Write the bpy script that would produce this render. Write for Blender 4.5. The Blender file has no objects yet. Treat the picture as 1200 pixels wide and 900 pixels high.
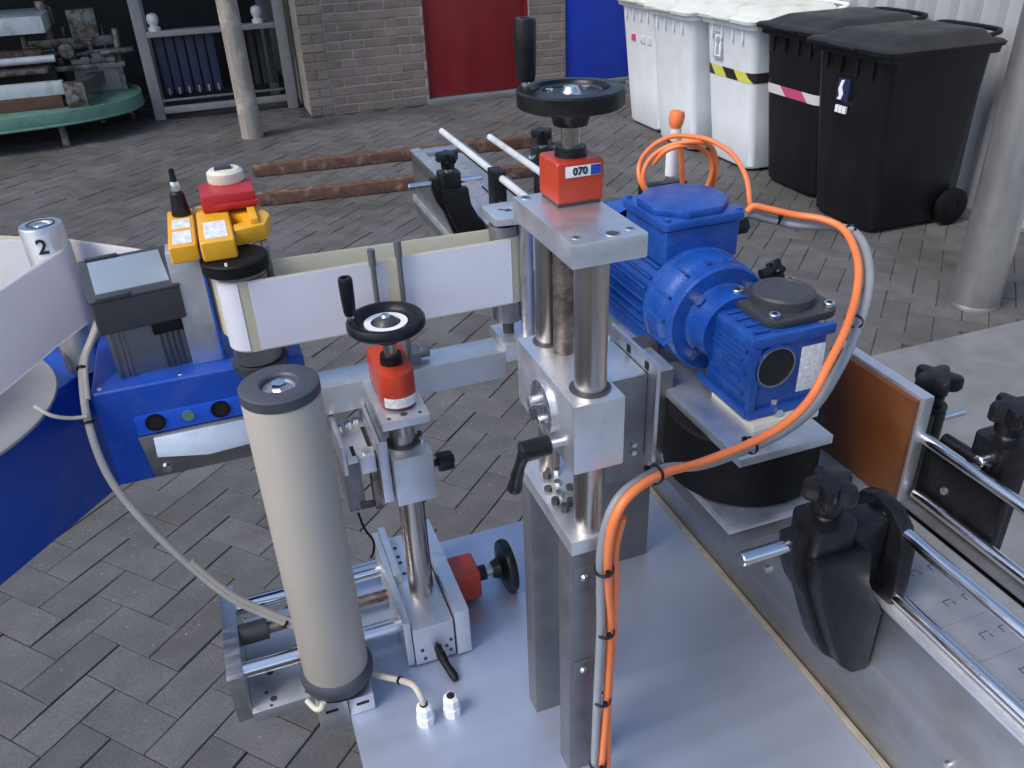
import bpy, bmesh, math, random
from mathutils import Vector, Matrix
random.seed(11)
S = bpy.context.scene
COL = S.collection

# ------------------------------------------------------------------ camera, sky, sun, exposure
R0 = Vector((0.9376, -0.2027, 0.2825)); R1 = Vector((-0.3443, -0.4651, 0.8155)); R2 = Vector((-0.0351, -0.8618, -0.5062))
CAM = Vector((0, 0, 1.65)); FPX = 982.0
camd = bpy.data.cameras.new('camera'); cam = bpy.data.objects.new('camera', camd); COL.objects.link(cam)
camd.sensor_width = 36.0; camd.lens = 36.0 * FPX / 1200.0; camd.clip_start = 0.02; camd.clip_end = 600
right = Vector((R0[0], R1[0], R2[0])).normalized()
fwd = Vector((R0[2], R1[2], R2[2])); fwd = (fwd - right * fwd.dot(right)).normalized()
upv = right.cross(fwd)
M = Matrix(((right.x, upv.x, -fwd.x, CAM.x), (right.y, upv.y, -fwd.y, CAM.y), (right.z, upv.z, -fwd.z, CAM.z), (0, 0, 0, 1)))
cam.matrix_world = M
S.camera = cam

SUN_EL, SUN_AZ = math.radians(50), math.radians(-106)      # azimuth from +Y towards +X
sundir = Vector((math.sin(SUN_AZ) * math.cos(SUN_EL), math.cos(SUN_AZ) * math.cos(SUN_EL), math.sin(SUN_EL)))
W = bpy.data.worlds.new('World'); S.world = W; W.use_nodes = True
wn = W.node_tree.nodes; wl = W.node_tree.links
sky = wn.new('ShaderNodeTexSky'); sky.sky_type = 'NISHITA'; sky.sun_disc = False
sky.sun_elevation = SUN_EL; sky.sun_rotation = SUN_AZ; sky.dust_density = 1.8; sky.air_density = 1.0; sky.ozone_density = 2.4
wl.new(sky.outputs[0], wn['Background'].inputs[0]); wn['Background'].inputs[1].default_value = 0.15
sd = bpy.data.lights.new('sun', 'SUN'); sd.energy = 1.5; sd.angle = math.radians(24); sd.color = (1, 0.95, 0.88)
so = bpy.data.objects.new('sun', sd); COL.objects.link(so)
so.rotation_euler = sundir.to_track_quat('Z', 'Y').to_euler()
S.view_settings.view_transform = 'Standard'; S.view_settings.look = 'None'
S.view_settings.gamma = 1; S.view_settings.use_curve_mapping = False
S.view_settings.exposure = 0.62

# ------------------------------------------------------------------ survey helpers (photo pixel + a known plane -> metres)
def ray(x, y):
    v = Vector((x - 600, y - 450, FPX)); return Vector((R0.dot(v), R1.dot(v), R2.dot(v)))
def atY(x, y, Y): v = ray(x, y); return CAM + v * (Y / v.y)
def atX(x, y, X): v = ray(x, y); return CAM + v * (X / v.x)
def atZ(x, y, Z): v = ray(x, y); return CAM + v * ((Z - 1.65) / v.z)
def project(p):
    d = Vector(p) - CAM
    q = Vector((R0.x*d.x+R1.x*d.y+R2.x*d.z, R0.y*d.x+R1.y*d.y+R2.y*d.z, R0.z*d.x+R1.z*d.y+R2.z*d.z))
    if q.z < 0.05: return None
    return (600 + FPX*q.x/q.z, 450 + FPX*q.y/q.z, q.z)

# ------------------------------------------------------------------ materials
MATS = {}
def mat(name, col, rough=0.5, metal=0.0, var=0.12, vscale=12.0, bump=0.0, bscale=60.0, rvar=0.1, stretch=(1, 1, 1), coat=0.0, col2=None, c2lo=0.5, c2hi=0.7, c2scale=5.0, spec=0.5, dust=0.0, dscale=30.0, dstretch=(1, 1, 1), dcol=(0.30, 0.29, 0.27)):
    m = bpy.data.materials.new(name); m.use_nodes = True
    N = m.node_tree.nodes; L = m.node_tree.links; b = N['Principled BSDF']
    tc = N.new('ShaderNodeTexCoord'); mp = N.new('ShaderNodeMapping'); mp.inputs['Scale'].default_value = stretch
    L.new(tc.outputs['Object'], mp.inputs[0])
    no = N.new('ShaderNodeTexNoise'); no.inputs['Scale'].default_value = vscale; no.inputs['Detail'].default_value = 6; no.inputs['Roughness'].default_value = 0.6
    L.new(mp.outputs[0], no.inputs['Vector'])
    mr = N.new('ShaderNodeMapRange'); mr.inputs['From Min'].default_value = 0.3; mr.inputs['From Max'].default_value = 0.7
    mr.inputs['To Min'].default_value = 1 - var; mr.inputs['To Max'].default_value = 1 + var
    L.new(no.outputs['Fac'], mr.inputs['Value'])
    src = None
    if col2:
        n2 = N.new('ShaderNodeTexNoise'); n2.inputs['Scale'].default_value = c2scale; n2.inputs['Detail'].default_value = 8; n2.inputs['Roughness'].default_value = 0.65
        L.new(tc.outputs['Object'], n2.inputs['Vector'])
        r2 = N.new('ShaderNodeMapRange'); r2.inputs['From Min'].default_value = c2lo; r2.inputs['From Max'].default_value = c2hi
        L.new(n2.outputs['Fac'], r2.inputs['Value'])
        mx = N.new('ShaderNodeMix'); mx.data_type = 'RGBA'
        mx.inputs['A'].default_value = (*col, 1); mx.inputs['B'].default_value = (*col2, 1)
        L.new(r2.outputs[0], mx.inputs['Factor']); src = mx.outputs['Result']
    vm = N.new('ShaderNodeVectorMath'); vm.operation = 'SCALE'
    if src: L.new(src, vm.inputs[0])
    else: vm.inputs[0].default_value = col
    L.new(mr.outputs[0], vm.inputs['Scale'])
    outc = vm.outputs[0]
    if dust:                                   # settled dirt, scuffs and smears with a shape of their own
        dm = N.new('ShaderNodeMapping'); dm.inputs['Scale'].default_value = dstretch; L.new(tc.outputs['Object'], dm.inputs[0])
        nd = N.new('ShaderNodeTexNoise'); nd.inputs['Scale'].default_value = dscale; nd.inputs['Detail'].default_value = 9; nd.inputs['Roughness'].default_value = 0.72
        L.new(dm.outputs[0], nd.inputs['Vector'])
        rd_ = N.new('ShaderNodeMapRange'); rd_.inputs['From Min'].default_value = 0.50; rd_.inputs['From Max'].default_value = 0.74; rd_.inputs['To Max'].default_value = dust
        L.new(nd.outputs['Fac'], rd_.inputs['Value'])
        md = N.new('ShaderNodeMix'); md.data_type = 'RGBA'; md.inputs['B'].default_value = (*dcol, 1)
        L.new(rd_.outputs[0], md.inputs['Factor']); L.new(outc, md.inputs['A']); outc = md.outputs['Result']
    L.new(outc, b.inputs['Base Color'])
    rr = N.new('ShaderNodeMapRange'); rr.inputs['From Min'].default_value = 0.3; rr.inputs['From Max'].default_value = 0.7
    rr.inputs['To Min'].default_value = max(0.03, rough - rvar); rr.inputs['To Max'].default_value = min(1, rough + rvar)
    n3 = N.new('ShaderNodeTexNoise'); n3.inputs['Scale'].default_value = vscale * 1.7; n3.inputs['Detail'].default_value = 5
    L.new(mp.outputs[0], n3.inputs['Vector']); L.new(n3.outputs['Fac'], rr.inputs['Value']); L.new(rr.outputs[0], b.inputs['Roughness'])
    b.inputs['Metallic'].default_value = metal; b.inputs['Specular IOR Level'].default_value = spec
    if coat: b.inputs['Coat Weight'].default_value = coat; b.inputs['Coat Roughness'].default_value = 0.15
    if bump:
        nb = N.new('ShaderNodeTexNoise'); nb.inputs['Scale'].default_value = bscale; nb.inputs['Detail'].default_value = 6
        L.new(mp.outputs[0], nb.inputs['Vector'])
        bp = N.new('ShaderNodeBump'); bp.inputs['Strength'].default_value = bump; bp.inputs['Distance'].default_value = 0.002
        L.new(nb.outputs['Fac'], bp.inputs['Height']); L.new(bp.outputs[0], b.inputs['Normal'])
    MATS[name] = m; return m
mat('table_steel', (0.49, 0.54, 0.66), 0.46, 0.68, 0.03, 6, 0.02, 260, 0.05, (0.25, 5, 1), col2=(0.46, 0.51, 0.62), c2lo=0.48, c2hi=0.62, c2scale=7, dust=0.4, dscale=16, dstretch=(1, 0.5, 1), dcol=(0.44, 0.46, 0.52))
mat('sheet_steel', (0.40, 0.40, 0.40), 0.40, 1.0, 0.10, 6, 0.10, 120, 0.10, (1, 0.15, 6), col2=(0.30, 0.28, 0.25), c2lo=0.45, c2hi=0.75, c2scale=9, dust=0.5, dscale=24, dstretch=(1, 0.4, 1), dcol=(0.26, 0.24, 0.21))
mat('aluminium', (0.62, 0.63, 0.65), 0.42, 1.0, 0.08, 30, 0.10, 400, 0.10, (1, 5, 1))
mat('aluminium_light', (0.68, 0.69, 0.71), 0.43, 0.88, 0.06, 25, 0.08, 300, 0.08, (1, 1, 1), dust=0.45, dscale=55, dcol=(0.42, 0.41, 0.40))
mat('aluminium_dull_shaded', (0.24, 0.24, 0.25), 0.50, 0.85, 0.12, 25, 0.08, 300, 0.10, dust=0.4, dscale=40, dstretch=(1, 1, 0.4), dcol=(0.22, 0.21, 0.20))  # dull metal, base kept darker so front faces look unlit
mat('chrome', (0.72, 0.72, 0.72), 0.16, 1.0, 0.06, 40, 0.03, 300, 0.06)
mat('column_steel', (0.50, 0.45, 0.40), 0.30, 1.0, 0.16, 30, 0.03, 300, 0.08, (1, 1, 0.12))
mat('screw_steel', (0.26, 0.22, 0.19), 0.38, 0.9, 0.35, 90, 0.3, 700, 0.12, (1, 1, 2.5), col2=(0.10, 0.06, 0.04), c2lo=0.45, c2hi=0.65, c2scale=60)
mat('zinc', (0.66, 0.66, 0.66), 0.3, 1.0, 0.1, 80)
mat('black_plastic', (0.007, 0.007, 0.0085), 0.36, 0, 0.2, 40, 0.12, 500, 0.1, spec=0.32, dust=0.10, dscale=60, dcol=(0.08, 0.075, 0.07))
mat('black_rubber', (0.004, 0.004, 0.0045), 0.6, 0, 0.2, 25, 0.15, 300, 0.08, spec=0.25)
mat('grey_rubber', (0.055, 0.06, 0.075), 0.5, 0, 0.15, 40, 0.1, 400, 0.08)
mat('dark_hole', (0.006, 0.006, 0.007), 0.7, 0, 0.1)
mat('counter_orange', (0.50, 0.048, 0.018), 0.36, 0, 0.12, 60, 0.04, 500, 0.08, col2=(0.36, 0.035, 0.015), c2lo=0.55, c2hi=0.75, c2scale=45, dust=0.5, dscale=120, dcol=(0.16, 0.05, 0.03))
mat('motor_blue', (0.008, 0.068, 0.32), 0.36, 0, 0.18, 40, 0.30, 420, 0.12, coat=0.10, col2=(0.006, 0.045, 0.25), c2lo=0.5, c2hi=0.7, c2scale=30, dust=0.30, dscale=45, dcol=(0.10, 0.13, 0.20))
mat('box_blue', (0.009, 0.068, 0.42), 0.34, 0, 0.06, 18, 0.06, 500, 0.06, dust=0.25, dscale=22, dcol=(0.16, 0.19, 0.30))
mat('panel_blue', (0.012, 0.10, 0.62), 0.4, 0, 0.06, 18)
mat('yellow_paint', (0.78, 0.38, 0.018), 0.42, 0, 0.08, 60, 0.05, 400, 0.08)
mat('red_plastic', (0.42, 0.014, 0.018), 0.4, 0, 0.08, 60, 0.05, 400)
mat('ivory', (0.66, 0.62, 0.50), 0.5, 0, 0.08, 60)
mat('label_print', (0.72, 0.72, 0.72), 0.5, 0, 0.25, 260, stretch=(1, 0.35, 1), col2=(0.35, 0.36, 0.40), c2lo=0.58, c2hi=0.66, c2scale=420)
mat('white_print', (0.78, 0.78, 0.80), 0.5, 0, 0.05, 60)
mat('ink', (0.01, 0.012, 0.02), 0.5, 0, 0.05, 60)
mat('ink_blue', (0.02, 0.06, 0.35), 0.5, 0, 0.05, 60)
mat('roller_white', (0.42, 0.38, 0.33), 0.46, 0, 0.03, 14, 0.03, 300, 0.08, col2=(0.38, 0.34, 0.295), c2lo=0.60, c2hi=0.74, c2scale=11)
def paper(name, col, tr):
    m = mat(name, col, 0.45, 0, 0.03, 15); N = m.node_tree.nodes; L = m.node_tree.links
    t = N.new('ShaderNodeBsdfTranslucent'); t.inputs[0].default_value = (*col, 1)
    mx = N.new('ShaderNodeMixShader'); mx.inputs[0].default_value = tr
    L.new(N['Principled BSDF'].outputs[0], mx.inputs[1]); L.new(t.outputs[0], mx.inputs[2]); L.new(mx.outputs[0], N['Material Output'].inputs[0])
paper('liner_cream', (0.92, 0.87, 0.72), 0.60)
paper('label_white', (0.88, 0.86, 0.92), 0.25)
paper('web_backlit', (0.90, 0.88, 0.90), 0.58)
mat('reel_grey', (0.24, 0.24, 0.25), 0.4, 0, 0.05, 15)
mat('charcoal', (0.045, 0.046, 0.05), 0.45, 0, 0.1, 60, 0.1, 600)
mat('screen', (0.24, 0.29, 0.33), 0.12, 0, 0.05, 30, coat=0.6)
mat('cable_orange', (0.80, 0.20, 0.055), 0.45, 0, 0.08, 40, 0.05, 300, col2=(0.70, 0.13, 0.03), c2scale=20)
mat('cable_grey', (0.25, 0.26, 0.27), 0.5, 0, 0.08, 40, 0.05, 300)
mat('cable_beige', (0.50, 0.45, 0.38), 0.5, 0, 0.10, 40, 0.05, 300)
mat('board_brown', (0.155, 0.052, 0.012), 0.52, 0, 0.16, 9, 0.15, 140, 0.1, (1, 1, 1), col2=(0.12, 0.033, 0.008), c2lo=0.4, c2hi=0.7, c2scale=14)
mat('sealant', (0.29, 0.255, 0.205), 0.6, 0, 0.2, 60, col2=(0.30, 0.25, 0.19), c2lo=0.5, c2hi=0.65, c2scale=35)
mat('concrete', (0.185, 0.185, 0.195), 0.75, 0, 0.10, 3.5, 0.25, 220, 0.05, col2=(0.135, 0.135, 0.138), c2lo=0.45, c2hi=0.65, c2scale=2.2, dust=0.6, dscale=5, dcol=(0.12, 0.12, 0.115))
mat('joint_sand', (0.050, 0.048, 0.048), 0.95, 0, 0.3, 30, 0.4, 200, 0.03)
mat('mortar', (0.33, 0.30, 0.275), 0.9, 0, 0.12, 20, 0.4, 150, 0.03, col2=(0.20, 0.19, 0.14), c2scale=3)
mat('door_red', (0.21, 0.009, 0.015), 0.40, 0, 0.12, 5, 0.08, 60, 0.10, (1, 1, 0.2), col2=(0.19, 0.012, 0.015), c2lo=0.52, c2hi=0.7, c2scale=6, dust=0.3, dscale=5, dstretch=(1, 1, 0.4), dcol=(0.16, 0.06, 0.05))
mat('door_blue', (0.012, 0.045, 0.42), 0.4, 0, 0.08, 5, 0.05, 200, 0.06)
mat('bin_white', (0.74, 0.77, 0.80), 0.5, 0, 0.05, 4, 0.08, 250, 0.06, (1, 1, 0.3), col2=(0.66, 0.69, 0.70), c2lo=0.5, c2hi=0.75, c2scale=5, dust=0.22, dscale=5, dstretch=(1, 1, 0.12), dcol=(0.50, 0.50, 0.47))
mat('lid_white', (0.62, 0.64, 0.58), 0.55, 0, 0.08, 6, 0.1, 200, 0.06, col2=(0.42, 0.45, 0.33), c2lo=0.5, c2hi=0.7, c2scale=5)
mat('bin_black', (0.006, 0.0065, 0.009), 0.42, 0, 0.15, 5, 0.12, 250, 0.08, (1, 1, 0.3), col2=(0.012, 0.012, 0.014), c2lo=0.5, c2hi=0.75, c2scale=4, spec=0.35, dust=0.20, dscale=5, dstretch=(1, 1, 0.15), dcol=(0.035, 0.035, 0.04))
mat('corrugated', (0.46, 0.47, 0.48), 0.45, 0.3, 0.08, 3, 0.05, 100, 0.08, (1, 1, 0.3), col2=(0.30, 0.30, 0.29), c2lo=0.55, c2hi=0.75, c2scale=3)
mat('galvanised', (0.44, 0.43, 0.42), 0.38, 0.85, 0.10, 7, 0.05, 120, 0.10, (1, 1, 0.25), col2=(0.34, 0.32, 0.30), c2lo=0.5, c2hi=0.7, c2scale=6)
mat('rust', (0.105, 0.052, 0.035), 0.8, 0.1, 0.3, 25, 0.6, 90, 0.08, col2=(0.24, 0.17, 0.135), c2lo=0.52, c2hi=0.72, c2scale=14)
mat('wood_grey', (0.27, 0.24, 0.205), 0.8, 0, 0.2, 9, 0.4, 60, 0.05, (6, 6, 0.5), col2=(0.46, 0.42, 0.37), c2scale=5)
mat('wood_brown', (0.12, 0.055, 0.03), 0.75, 0, 0.25, 9, 0.4, 60, 0.05, (0.5, 6, 6))
mat('green_paint', (0.12, 0.25, 0.19), 0.55, 0, 0.12, 6, 0.15, 90, 0.08, col2=(0.08, 0.15, 0.10), c2lo=0.5, c2hi=0.7, c2scale=7)
mat('frame_grey', (0.27, 0.26, 0.255), 0.55, 0.2, 0.12, 10, 0.1, 90, 0.08)
mat('strip_blue', (0.020, 0.028, 0.075), 0.5, 0, 0.12, 10)
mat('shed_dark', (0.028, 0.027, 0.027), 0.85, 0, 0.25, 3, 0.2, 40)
mat('shed_roof', (0.10, 0.10, 0.10), 0.8, 0, 0.2, 3)
mat('scrap_metal', (0.22, 0.21, 0.20), 0.5, 0.6, 0.3, 18, 0.3, 60, 0.1, col2=(0.10, 0.055, 0.035), c2lo=0.45, c2hi=0.6, c2scale=12)
mat('panel_pale', (0.60, 0.62, 0.62), 0.5, 0.1, 0.1, 10, col2=(0.40, 0.38, 0.36), c2scale=8)

def paver_material(name, base, alt):
    m = bpy.data.materials.new(name); m.use_nodes = True
    N = m.node_tree.nodes; L = m.node_tree.links; b = N['Principled BSDF']
    ge = N.new('ShaderNodeNewGeometry')
    at = N.new('ShaderNodeAttribute'); at.attribute_name = 'tone'
    n1 = N.new('ShaderNodeTexNoise'); n1.inputs['Scale'].default_value = 230; n1.inputs['Detail'].default_value = 5; n1.inputs['Roughness'].default_value = 0.8
    n2 = N.new('ShaderNodeTexNoise'); n2.inputs['Scale'].default_value = 1.1; n2.inputs['Detail'].default_value = 7; n2.inputs['Roughness'].default_value = 0.65
    n3 = N.new('ShaderNodeTexNoise'); n3.inputs['Scale'].default_value = 9; n3.inputs['Detail'].default_value = 6
    for n in (n1, n2, n3): L.new(ge.outputs['Position'], n.inputs['Vector'])
    def rng(src, a, b_, c, d):
        r = N.new('ShaderNodeMapRange'); r.inputs['From Min'].default_value = a; r.inputs['From Max'].default_value = b_
        r.inputs['To Min'].default_value = c; r.inputs['To Max'].default_value = d; L.new(src, r.inputs['Value']); return r.outputs[0]
    mx = N.new('ShaderNodeMix'); mx.data_type = 'RGBA'; mx.inputs['A'].default_value = (*base, 1); mx.inputs['B'].default_value = (*alt, 1)
    L.new(rng(n2.outputs['Fac'], 0.42, 0.66, 0, 1), mx.inputs['Factor'])
    a = mx.outputs['Result']
    for s in (rng(at.outputs['Fac'], 0, 1, 0.86, 1.14), rng(n1.outputs['Fac'], 0.32, 0.70, 0.55, 1.55), rng(n3.outputs['Fac'], 0.3, 0.7, 0.84, 1.14)):
        v = N.new('ShaderNodeVectorMath'); v.operation = 'SCALE'; L.new(a, v.inputs[0]); L.new(s, v.inputs['Scale']); a = v.outputs[0]
    # pale aggregate specks
    vo = N.new('ShaderNodeTexVoronoi'); vo.inputs['Scale'].default_value = 55; L.new(ge.outputs['Position'], vo.inputs['Vector'])
    wh = N.new('ShaderNodeTexWhiteNoise'); L.new(vo.outputs['Position'], wh.inputs['Vector'])
    k = N.new('ShaderNodeMath'); k.operation = 'MULTIPLY'
    L.new(rng(vo.outputs['Distance'], 0.12, 0.2, 1, 0), k.inputs[0]); L.new(rng(wh.outputs['Value'], 0.93, 0.95, 0, 0.40), k.inputs[1])
    m2 = N.new('ShaderNodeMix'); m2.data_type = 'RGBA'; m2.inputs['B'].default_value = (0.42, 0.41, 0.42, 1)
    L.new(k.outputs[0], m2.inputs['Factor']); L.new(a, m2.inputs['A']); L.new(m2.outputs['Result'], b.inputs['Base Color'])
    L.new(rng(n2.outputs['Fac'], 0.35, 0.65, 0.82, 0.62), b.inputs['Roughness'])
    bp = N.new('ShaderNodeBump'); bp.inputs['Strength'].default_value = 0.6; bp.inputs['Distance'].default_value = 0.004
    L.new(n1.outputs['Fac'], bp.inputs['Height']); L.new(bp.outputs[0], b.inputs['Normal'])
    MATS[name] = m
paver_material('paver', (0.104, 0.101, 0.104), (0.074, 0.069, 0.062))
paver_material('brick', (0.22, 0.168, 0.145), (0.170, 0.140, 0.112))

def stripe_material(name, c1, c2, scale, rot):
    m = bpy.data.materials.new(name); m.use_nodes = True
    N = m.node_tree.nodes; L = m.node_tree.links; b = N['Principled BSDF']
    tc = N.new('ShaderNodeTexCoord'); mp = N.new('ShaderNodeMapping'); mp.inputs['Rotation'].default_value = rot
    L.new(tc.outputs['Object'], mp.inputs[0])
    w = N.new('ShaderNodeTexWave'); w.inputs['Scale'].default_value = scale; w.bands_direction = 'Y'; L.new(mp.outputs[0], w.inputs['Vector'])
    r = N.new('ShaderNodeMapRange'); r.inputs['From Min'].default_value = 0.47; r.inputs['From Max'].default_value = 0.53; L.new(w.outputs['Fac'], r.inputs['Value'])
    mx = N.new('ShaderNodeMix'); mx.data_type = 'RGBA'; mx.inputs['A'].default_value = (*c1, 1); mx.inputs['B'].default_value = (*c2, 1)
    L.new(r.outputs[0], mx.inputs['Factor']); L.new(mx.outputs['Result'], b.inputs['Base Color']); b.inputs['Roughness'].default_value = 0.4
    MATS[name] = m
stripe_material('tape_yellow', (0.02, 0.02, 0.02), (0.62, 0.60, 0.10), 1.55, (math.radians(40), 0, 0))
stripe_material('tape_red', (0.60, 0.58, 0.60), (0.50, 0.07, 0.16), 1.1, (math.radians(45), 0, 0))

# ------------------------------------------------------------------ mesh builder
class MB:
    def __init__(s): s.v = []; s.f = []
    def add(s, vs, fs):
        o = len(s.v); s.v += [tuple(v) for v in vs]; s.f += [tuple(i + o for i in f) for f in fs]; return s
    def box(s, x0, x1, y0, y1, z0, z1):
        vs = [(x, y, z) for z in (z0, z1) for y in (y0, y1) for x in (x0, x1)]
        return s.add(vs, [(0, 2, 3, 1), (4, 5, 7, 6), (0, 1, 5, 4), (1, 3, 7, 5), (3, 2, 6, 7), (2, 0, 4, 6)])
    def frame(s, axis):
        a = Vector(axis).normalized(); t = Vector((0, 0, 1)) if abs(a.z) < 0.9 else Vector((1, 0, 0))
        u = t.cross(a).normalized(); return a, u, a.cross(u)
    def lathe(s, prof, origin, axis=(0, 0, 1), n=28, closed=False):
        a, u, w = s.frame(axis); o = Vector(origin); vs = []; rows = []
        for r, h in prof:
            if r < 1e-7: rows.append([len(vs)]); vs.append(o + a*h); continue
            rows.append(list(range(len(vs), len(vs) + n)))
            for i in range(n):
                t = 2*math.pi*i/n; vs.append(o + a*h + (u*math.cos(t) + w*math.sin(t))*r)
        fs = []; pr = list(zip(rows, rows[1:])) + ([(rows[-1], rows[0])] if closed else [])
        for A, B in pr:
            for i in range(n):
                j = (i+1) % n
                if len(A) == 1 and len(B) == 1: continue
                if len(A) == 1: fs.append((A[0], B[j], B[i]))
                elif len(B) == 1: fs.append((A[i], A[j], B[0]))
                else: fs.append((A[i], A[j], B[j], B[i]))
        return s.add(vs, fs)
    def cyl(s, p0, p1, r, r1=None, n=24, ch=0.0):
        p0, p1 = Vector(p0), Vector(p1); h = (p1-p0).length; r1 = r if r1 is None else r1
        if ch: prof = [(0, 0), (r-ch, 0), (r, ch), (r1, h-ch), (r1-ch, h), (0, h)]
        else: prof = [(0, 0), (r, 0), (r1, h), (0, h)]
        return s.lathe(prof, p0, p1-p0, n)
    def ring(s, p0, p1, ro, ri, n=28):
        p0, p1 = Vector(p0), Vector(p1); h = (p1-p0).length
        return s.lathe([(ri, 0), (ro, 0), (ro, h), (ri, h)], p0, p1-p0, n, True)
    def tube(s, pts, r, n=10):
        pts = [Vector(p) for p in pts]; vs = []; fs = []; prev = None
        for i, p in enumerate(pts):
            d = (pts[min(i+1, len(pts)-1)] - pts[max(i-1, 0)]).normalized()
            if prev is None: a, u, w = s.frame(d)
            else: u = (prev - d*prev.dot(d)).normalized(); w = d.cross(u)
            prev = u; rr = r[i] if isinstance(r, (list, tuple)) else r
            for k in range(n):
                t = 2*math.pi*k/n; vs.append(p + (u*math.cos(t) + w*math.sin(t))*rr)
            if i:
                for k in range(n):
                    j = (k+1) % n; fs.append(((i-1)*n+k, (i-1)*n+j, i*n+j, i*n+k))
        fs.append(tuple(range(n-1, -1, -1))); fs.append(tuple((len(pts)-1)*n+k for k in range(n)))
        return s.add(vs, fs)
    def prism(s, poly, o, u, v, w):
        """poly (a,b) in u,v from origin o, extruded along vector w"""
        o, u, v, w = Vector(o), Vector(u), Vector(v), Vector(w); n = len(poly)
        vs = [o + u*a + v*b for a, b in poly] + [o + u*a + v*b + w for a, b in poly]
        return s.add(vs, [tuple(range(n-1, -1, -1)), tuple(range(n, 2*n))] + [(i, (i+1) % n, (i+1) % n + n, i+n) for i in range(n)])
    def strip(s, path, z0, z1, t=0.0005):
        """upright thin band along a plan path"""
        P = [Vector((p[0], p[1], 0)) for p in path]; n = len(P); vs = []
        for i, p in enumerate(P):
            d = (P[min(i+1, n-1)] - P[max(i-1, 0)]).normalized(); q = Vector((-d.y, d.x, 0))*t/2
            for sg in (-1, 1):
                for z in (z0, z1): vs.append((p.x+q.x*sg, p.y+q.y*sg, z))
        fs = []
        for i in range(n-1):
            a = i*4; b = a+4
            fs += [(a, b, b+1, a+1), (a+3, b+3, b+2, a+2), (a+1, b+1, b+3, a+3), (a+2, b+2, b, a)]
        fs += [(0, 1, 3, 2), (4*n-4, 4*n-2, 4*n-1, 4*n-3)]
        return s.add(vs, fs)
    def xform(s, m): s.v = [tuple(m @ Vector(v)) for v in s.v]; return s
    def mesh(s, name, bevel=0.0, seg=2, smooth=34):
        me = bpy.data.meshes.new(name); bm = bmesh.new()
        vs = [bm.verts.new(v) for v in s.v]
        for f in s.f:
            try: bm.faces.new([vs[i] for i in f])
            except ValueError: pass
        bmesh.ops.recalc_face_normals(bm, faces=bm.faces)
        if bevel:
            ed = [e for e in bm.edges if len(e.link_faces) == 2 and e.calc_face_angle(0) > math.radians(40)]
            if ed: bmesh.ops.bevel(bm, geom=ed, offset=bevel, segments=seg, affect='EDGES', profile=0.6, clamp_overlap=True)
        bm.to_mesh(me); bm.free()
        if smooth:
            for p in me.polygons: p.use_smooth = True
            me.set_sharp_from_angle(angle=math.radians(smooth))
        return me
    def build(s, name, m, parent=None, bevel=0.0, seg=2, smooth=34):
        me = s.mesh(name, bevel, seg, smooth); me.materials.append(MATS[m] if isinstance(m, str) else m)
        return link(name, me, parent)

BASE = {}
def link(name, me, parent=None, loc=None):
    o = bpy.data.objects.new(name, me); COL.objects.link(o)
    if parent is not None:
        o.parent = parent
        if parent.type == 'EMPTY' and parent.name in BASE: o.location = -BASE[parent.name]
    if loc is not None: o.location = loc
    return o
def tag(o, label=None, cat=None, group=None, kind=None):
    if label: o['label'] = label
    if cat: o['category'] = cat
    if group: o['group'] = group
    if kind: o['kind'] = kind
    return o
def thing(name, label, cat, loc=(0, 0, 0), group=None, rz=0.0):
    e = bpy.data.objects.new(name, None); COL.objects.link(e); e.location = loc; e.empty_display_size = 0.05
    e.rotation_euler.z = rz
    if rz == 0.0: BASE[e.name] = Vector(loc)     # parts are then written in world metres
    return tag(e, label, cat, group)
def catmull(pts, k=8):
    P = [Vector(p) for p in pts]; P = [P[0]*2-P[1]] + P + [P[-1]*2-P[-2]]; out = []
    for i in range(1, len(P)-2):
        a, b, c, d = P[i-1:i+3]
        for j in range(k):
            t = j/k; out.append(0.5*((2*b) + (c-a)*t + (2*a-5*b+4*c-d)*t*t + (3*b-a-3*c+d)*t**3))
    out.append(P[-2]); return out
def text_mesh(body, size, origin, u, v, depth=0.0003, align='CENTER', bold=0.0):
    cu = bpy.data.curves.new('lettering', 'FONT'); cu.body = body; cu.size = size; cu.align_x = align; cu.align_y = 'CENTER'; cu.extrude = depth; cu.offset = bold; cu.resolution_u = 3
    ob = bpy.data.objects.new('lettering', cu); COL.objects.link(ob)
    bpy.context.view_layer.update()
    me = bpy.data.meshes.new_from_object(ob.evaluated_get(bpy.context.evaluated_depsgraph_get()))
    bpy.data.objects.remove(ob); u, v = Vector(u), Vector(v); w = u.cross(v); o = Vector(origin)
    for vt in me.vertices: c = vt.co.copy(); vt.co = o + u*c.x + v*c.y + w*c.z
    return me
def lettering(name, body, size, origin, u, v, m, parent, **k):
    me = text_mesh(body, size, origin, u, v, **k); me.materials.append(MATS[m]); return link(name, me, parent)

# ------------------------------------------------------------------ ground and pavers
ground = MB().add([(-120, -60, -0.0055), (120, -60, -0.0055), (120, 160, -0.0055), (-120, 160, -0.0055)], [(0, 1, 2, 3)]).build('ground', 'joint_sand', None, smooth=0)
tag(ground, kind='structure')
def block_verts(L_, W_, gl, gw, h, ch, jit):
    a, b = L_/2-gl/2, W_/2-gw/2; vs = []
    for (x, y, z) in ((a, b, -h), (a, b, -ch), (a-ch, b-ch, 0)):
        vs += [(-x, -y, z), (x, -y, z), (x, y, z), (-x, y, z)]
    vs = [(x+random.uniform(-jit, jit), y+random.uniform(-jit, jit), z) for x, y, z in vs]
    fs = [(8, 9, 10, 11)]
    for k in (0, 4):
        for i in range(4): fs.append((k+i, k+(i+1) % 4, k+4+(i+1) % 4, k+4+i))
    return vs, fs
PA = math.radians(43.5); PW = 0.105
ca, sa = math.cos(PA), math.sin(PA)
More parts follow.
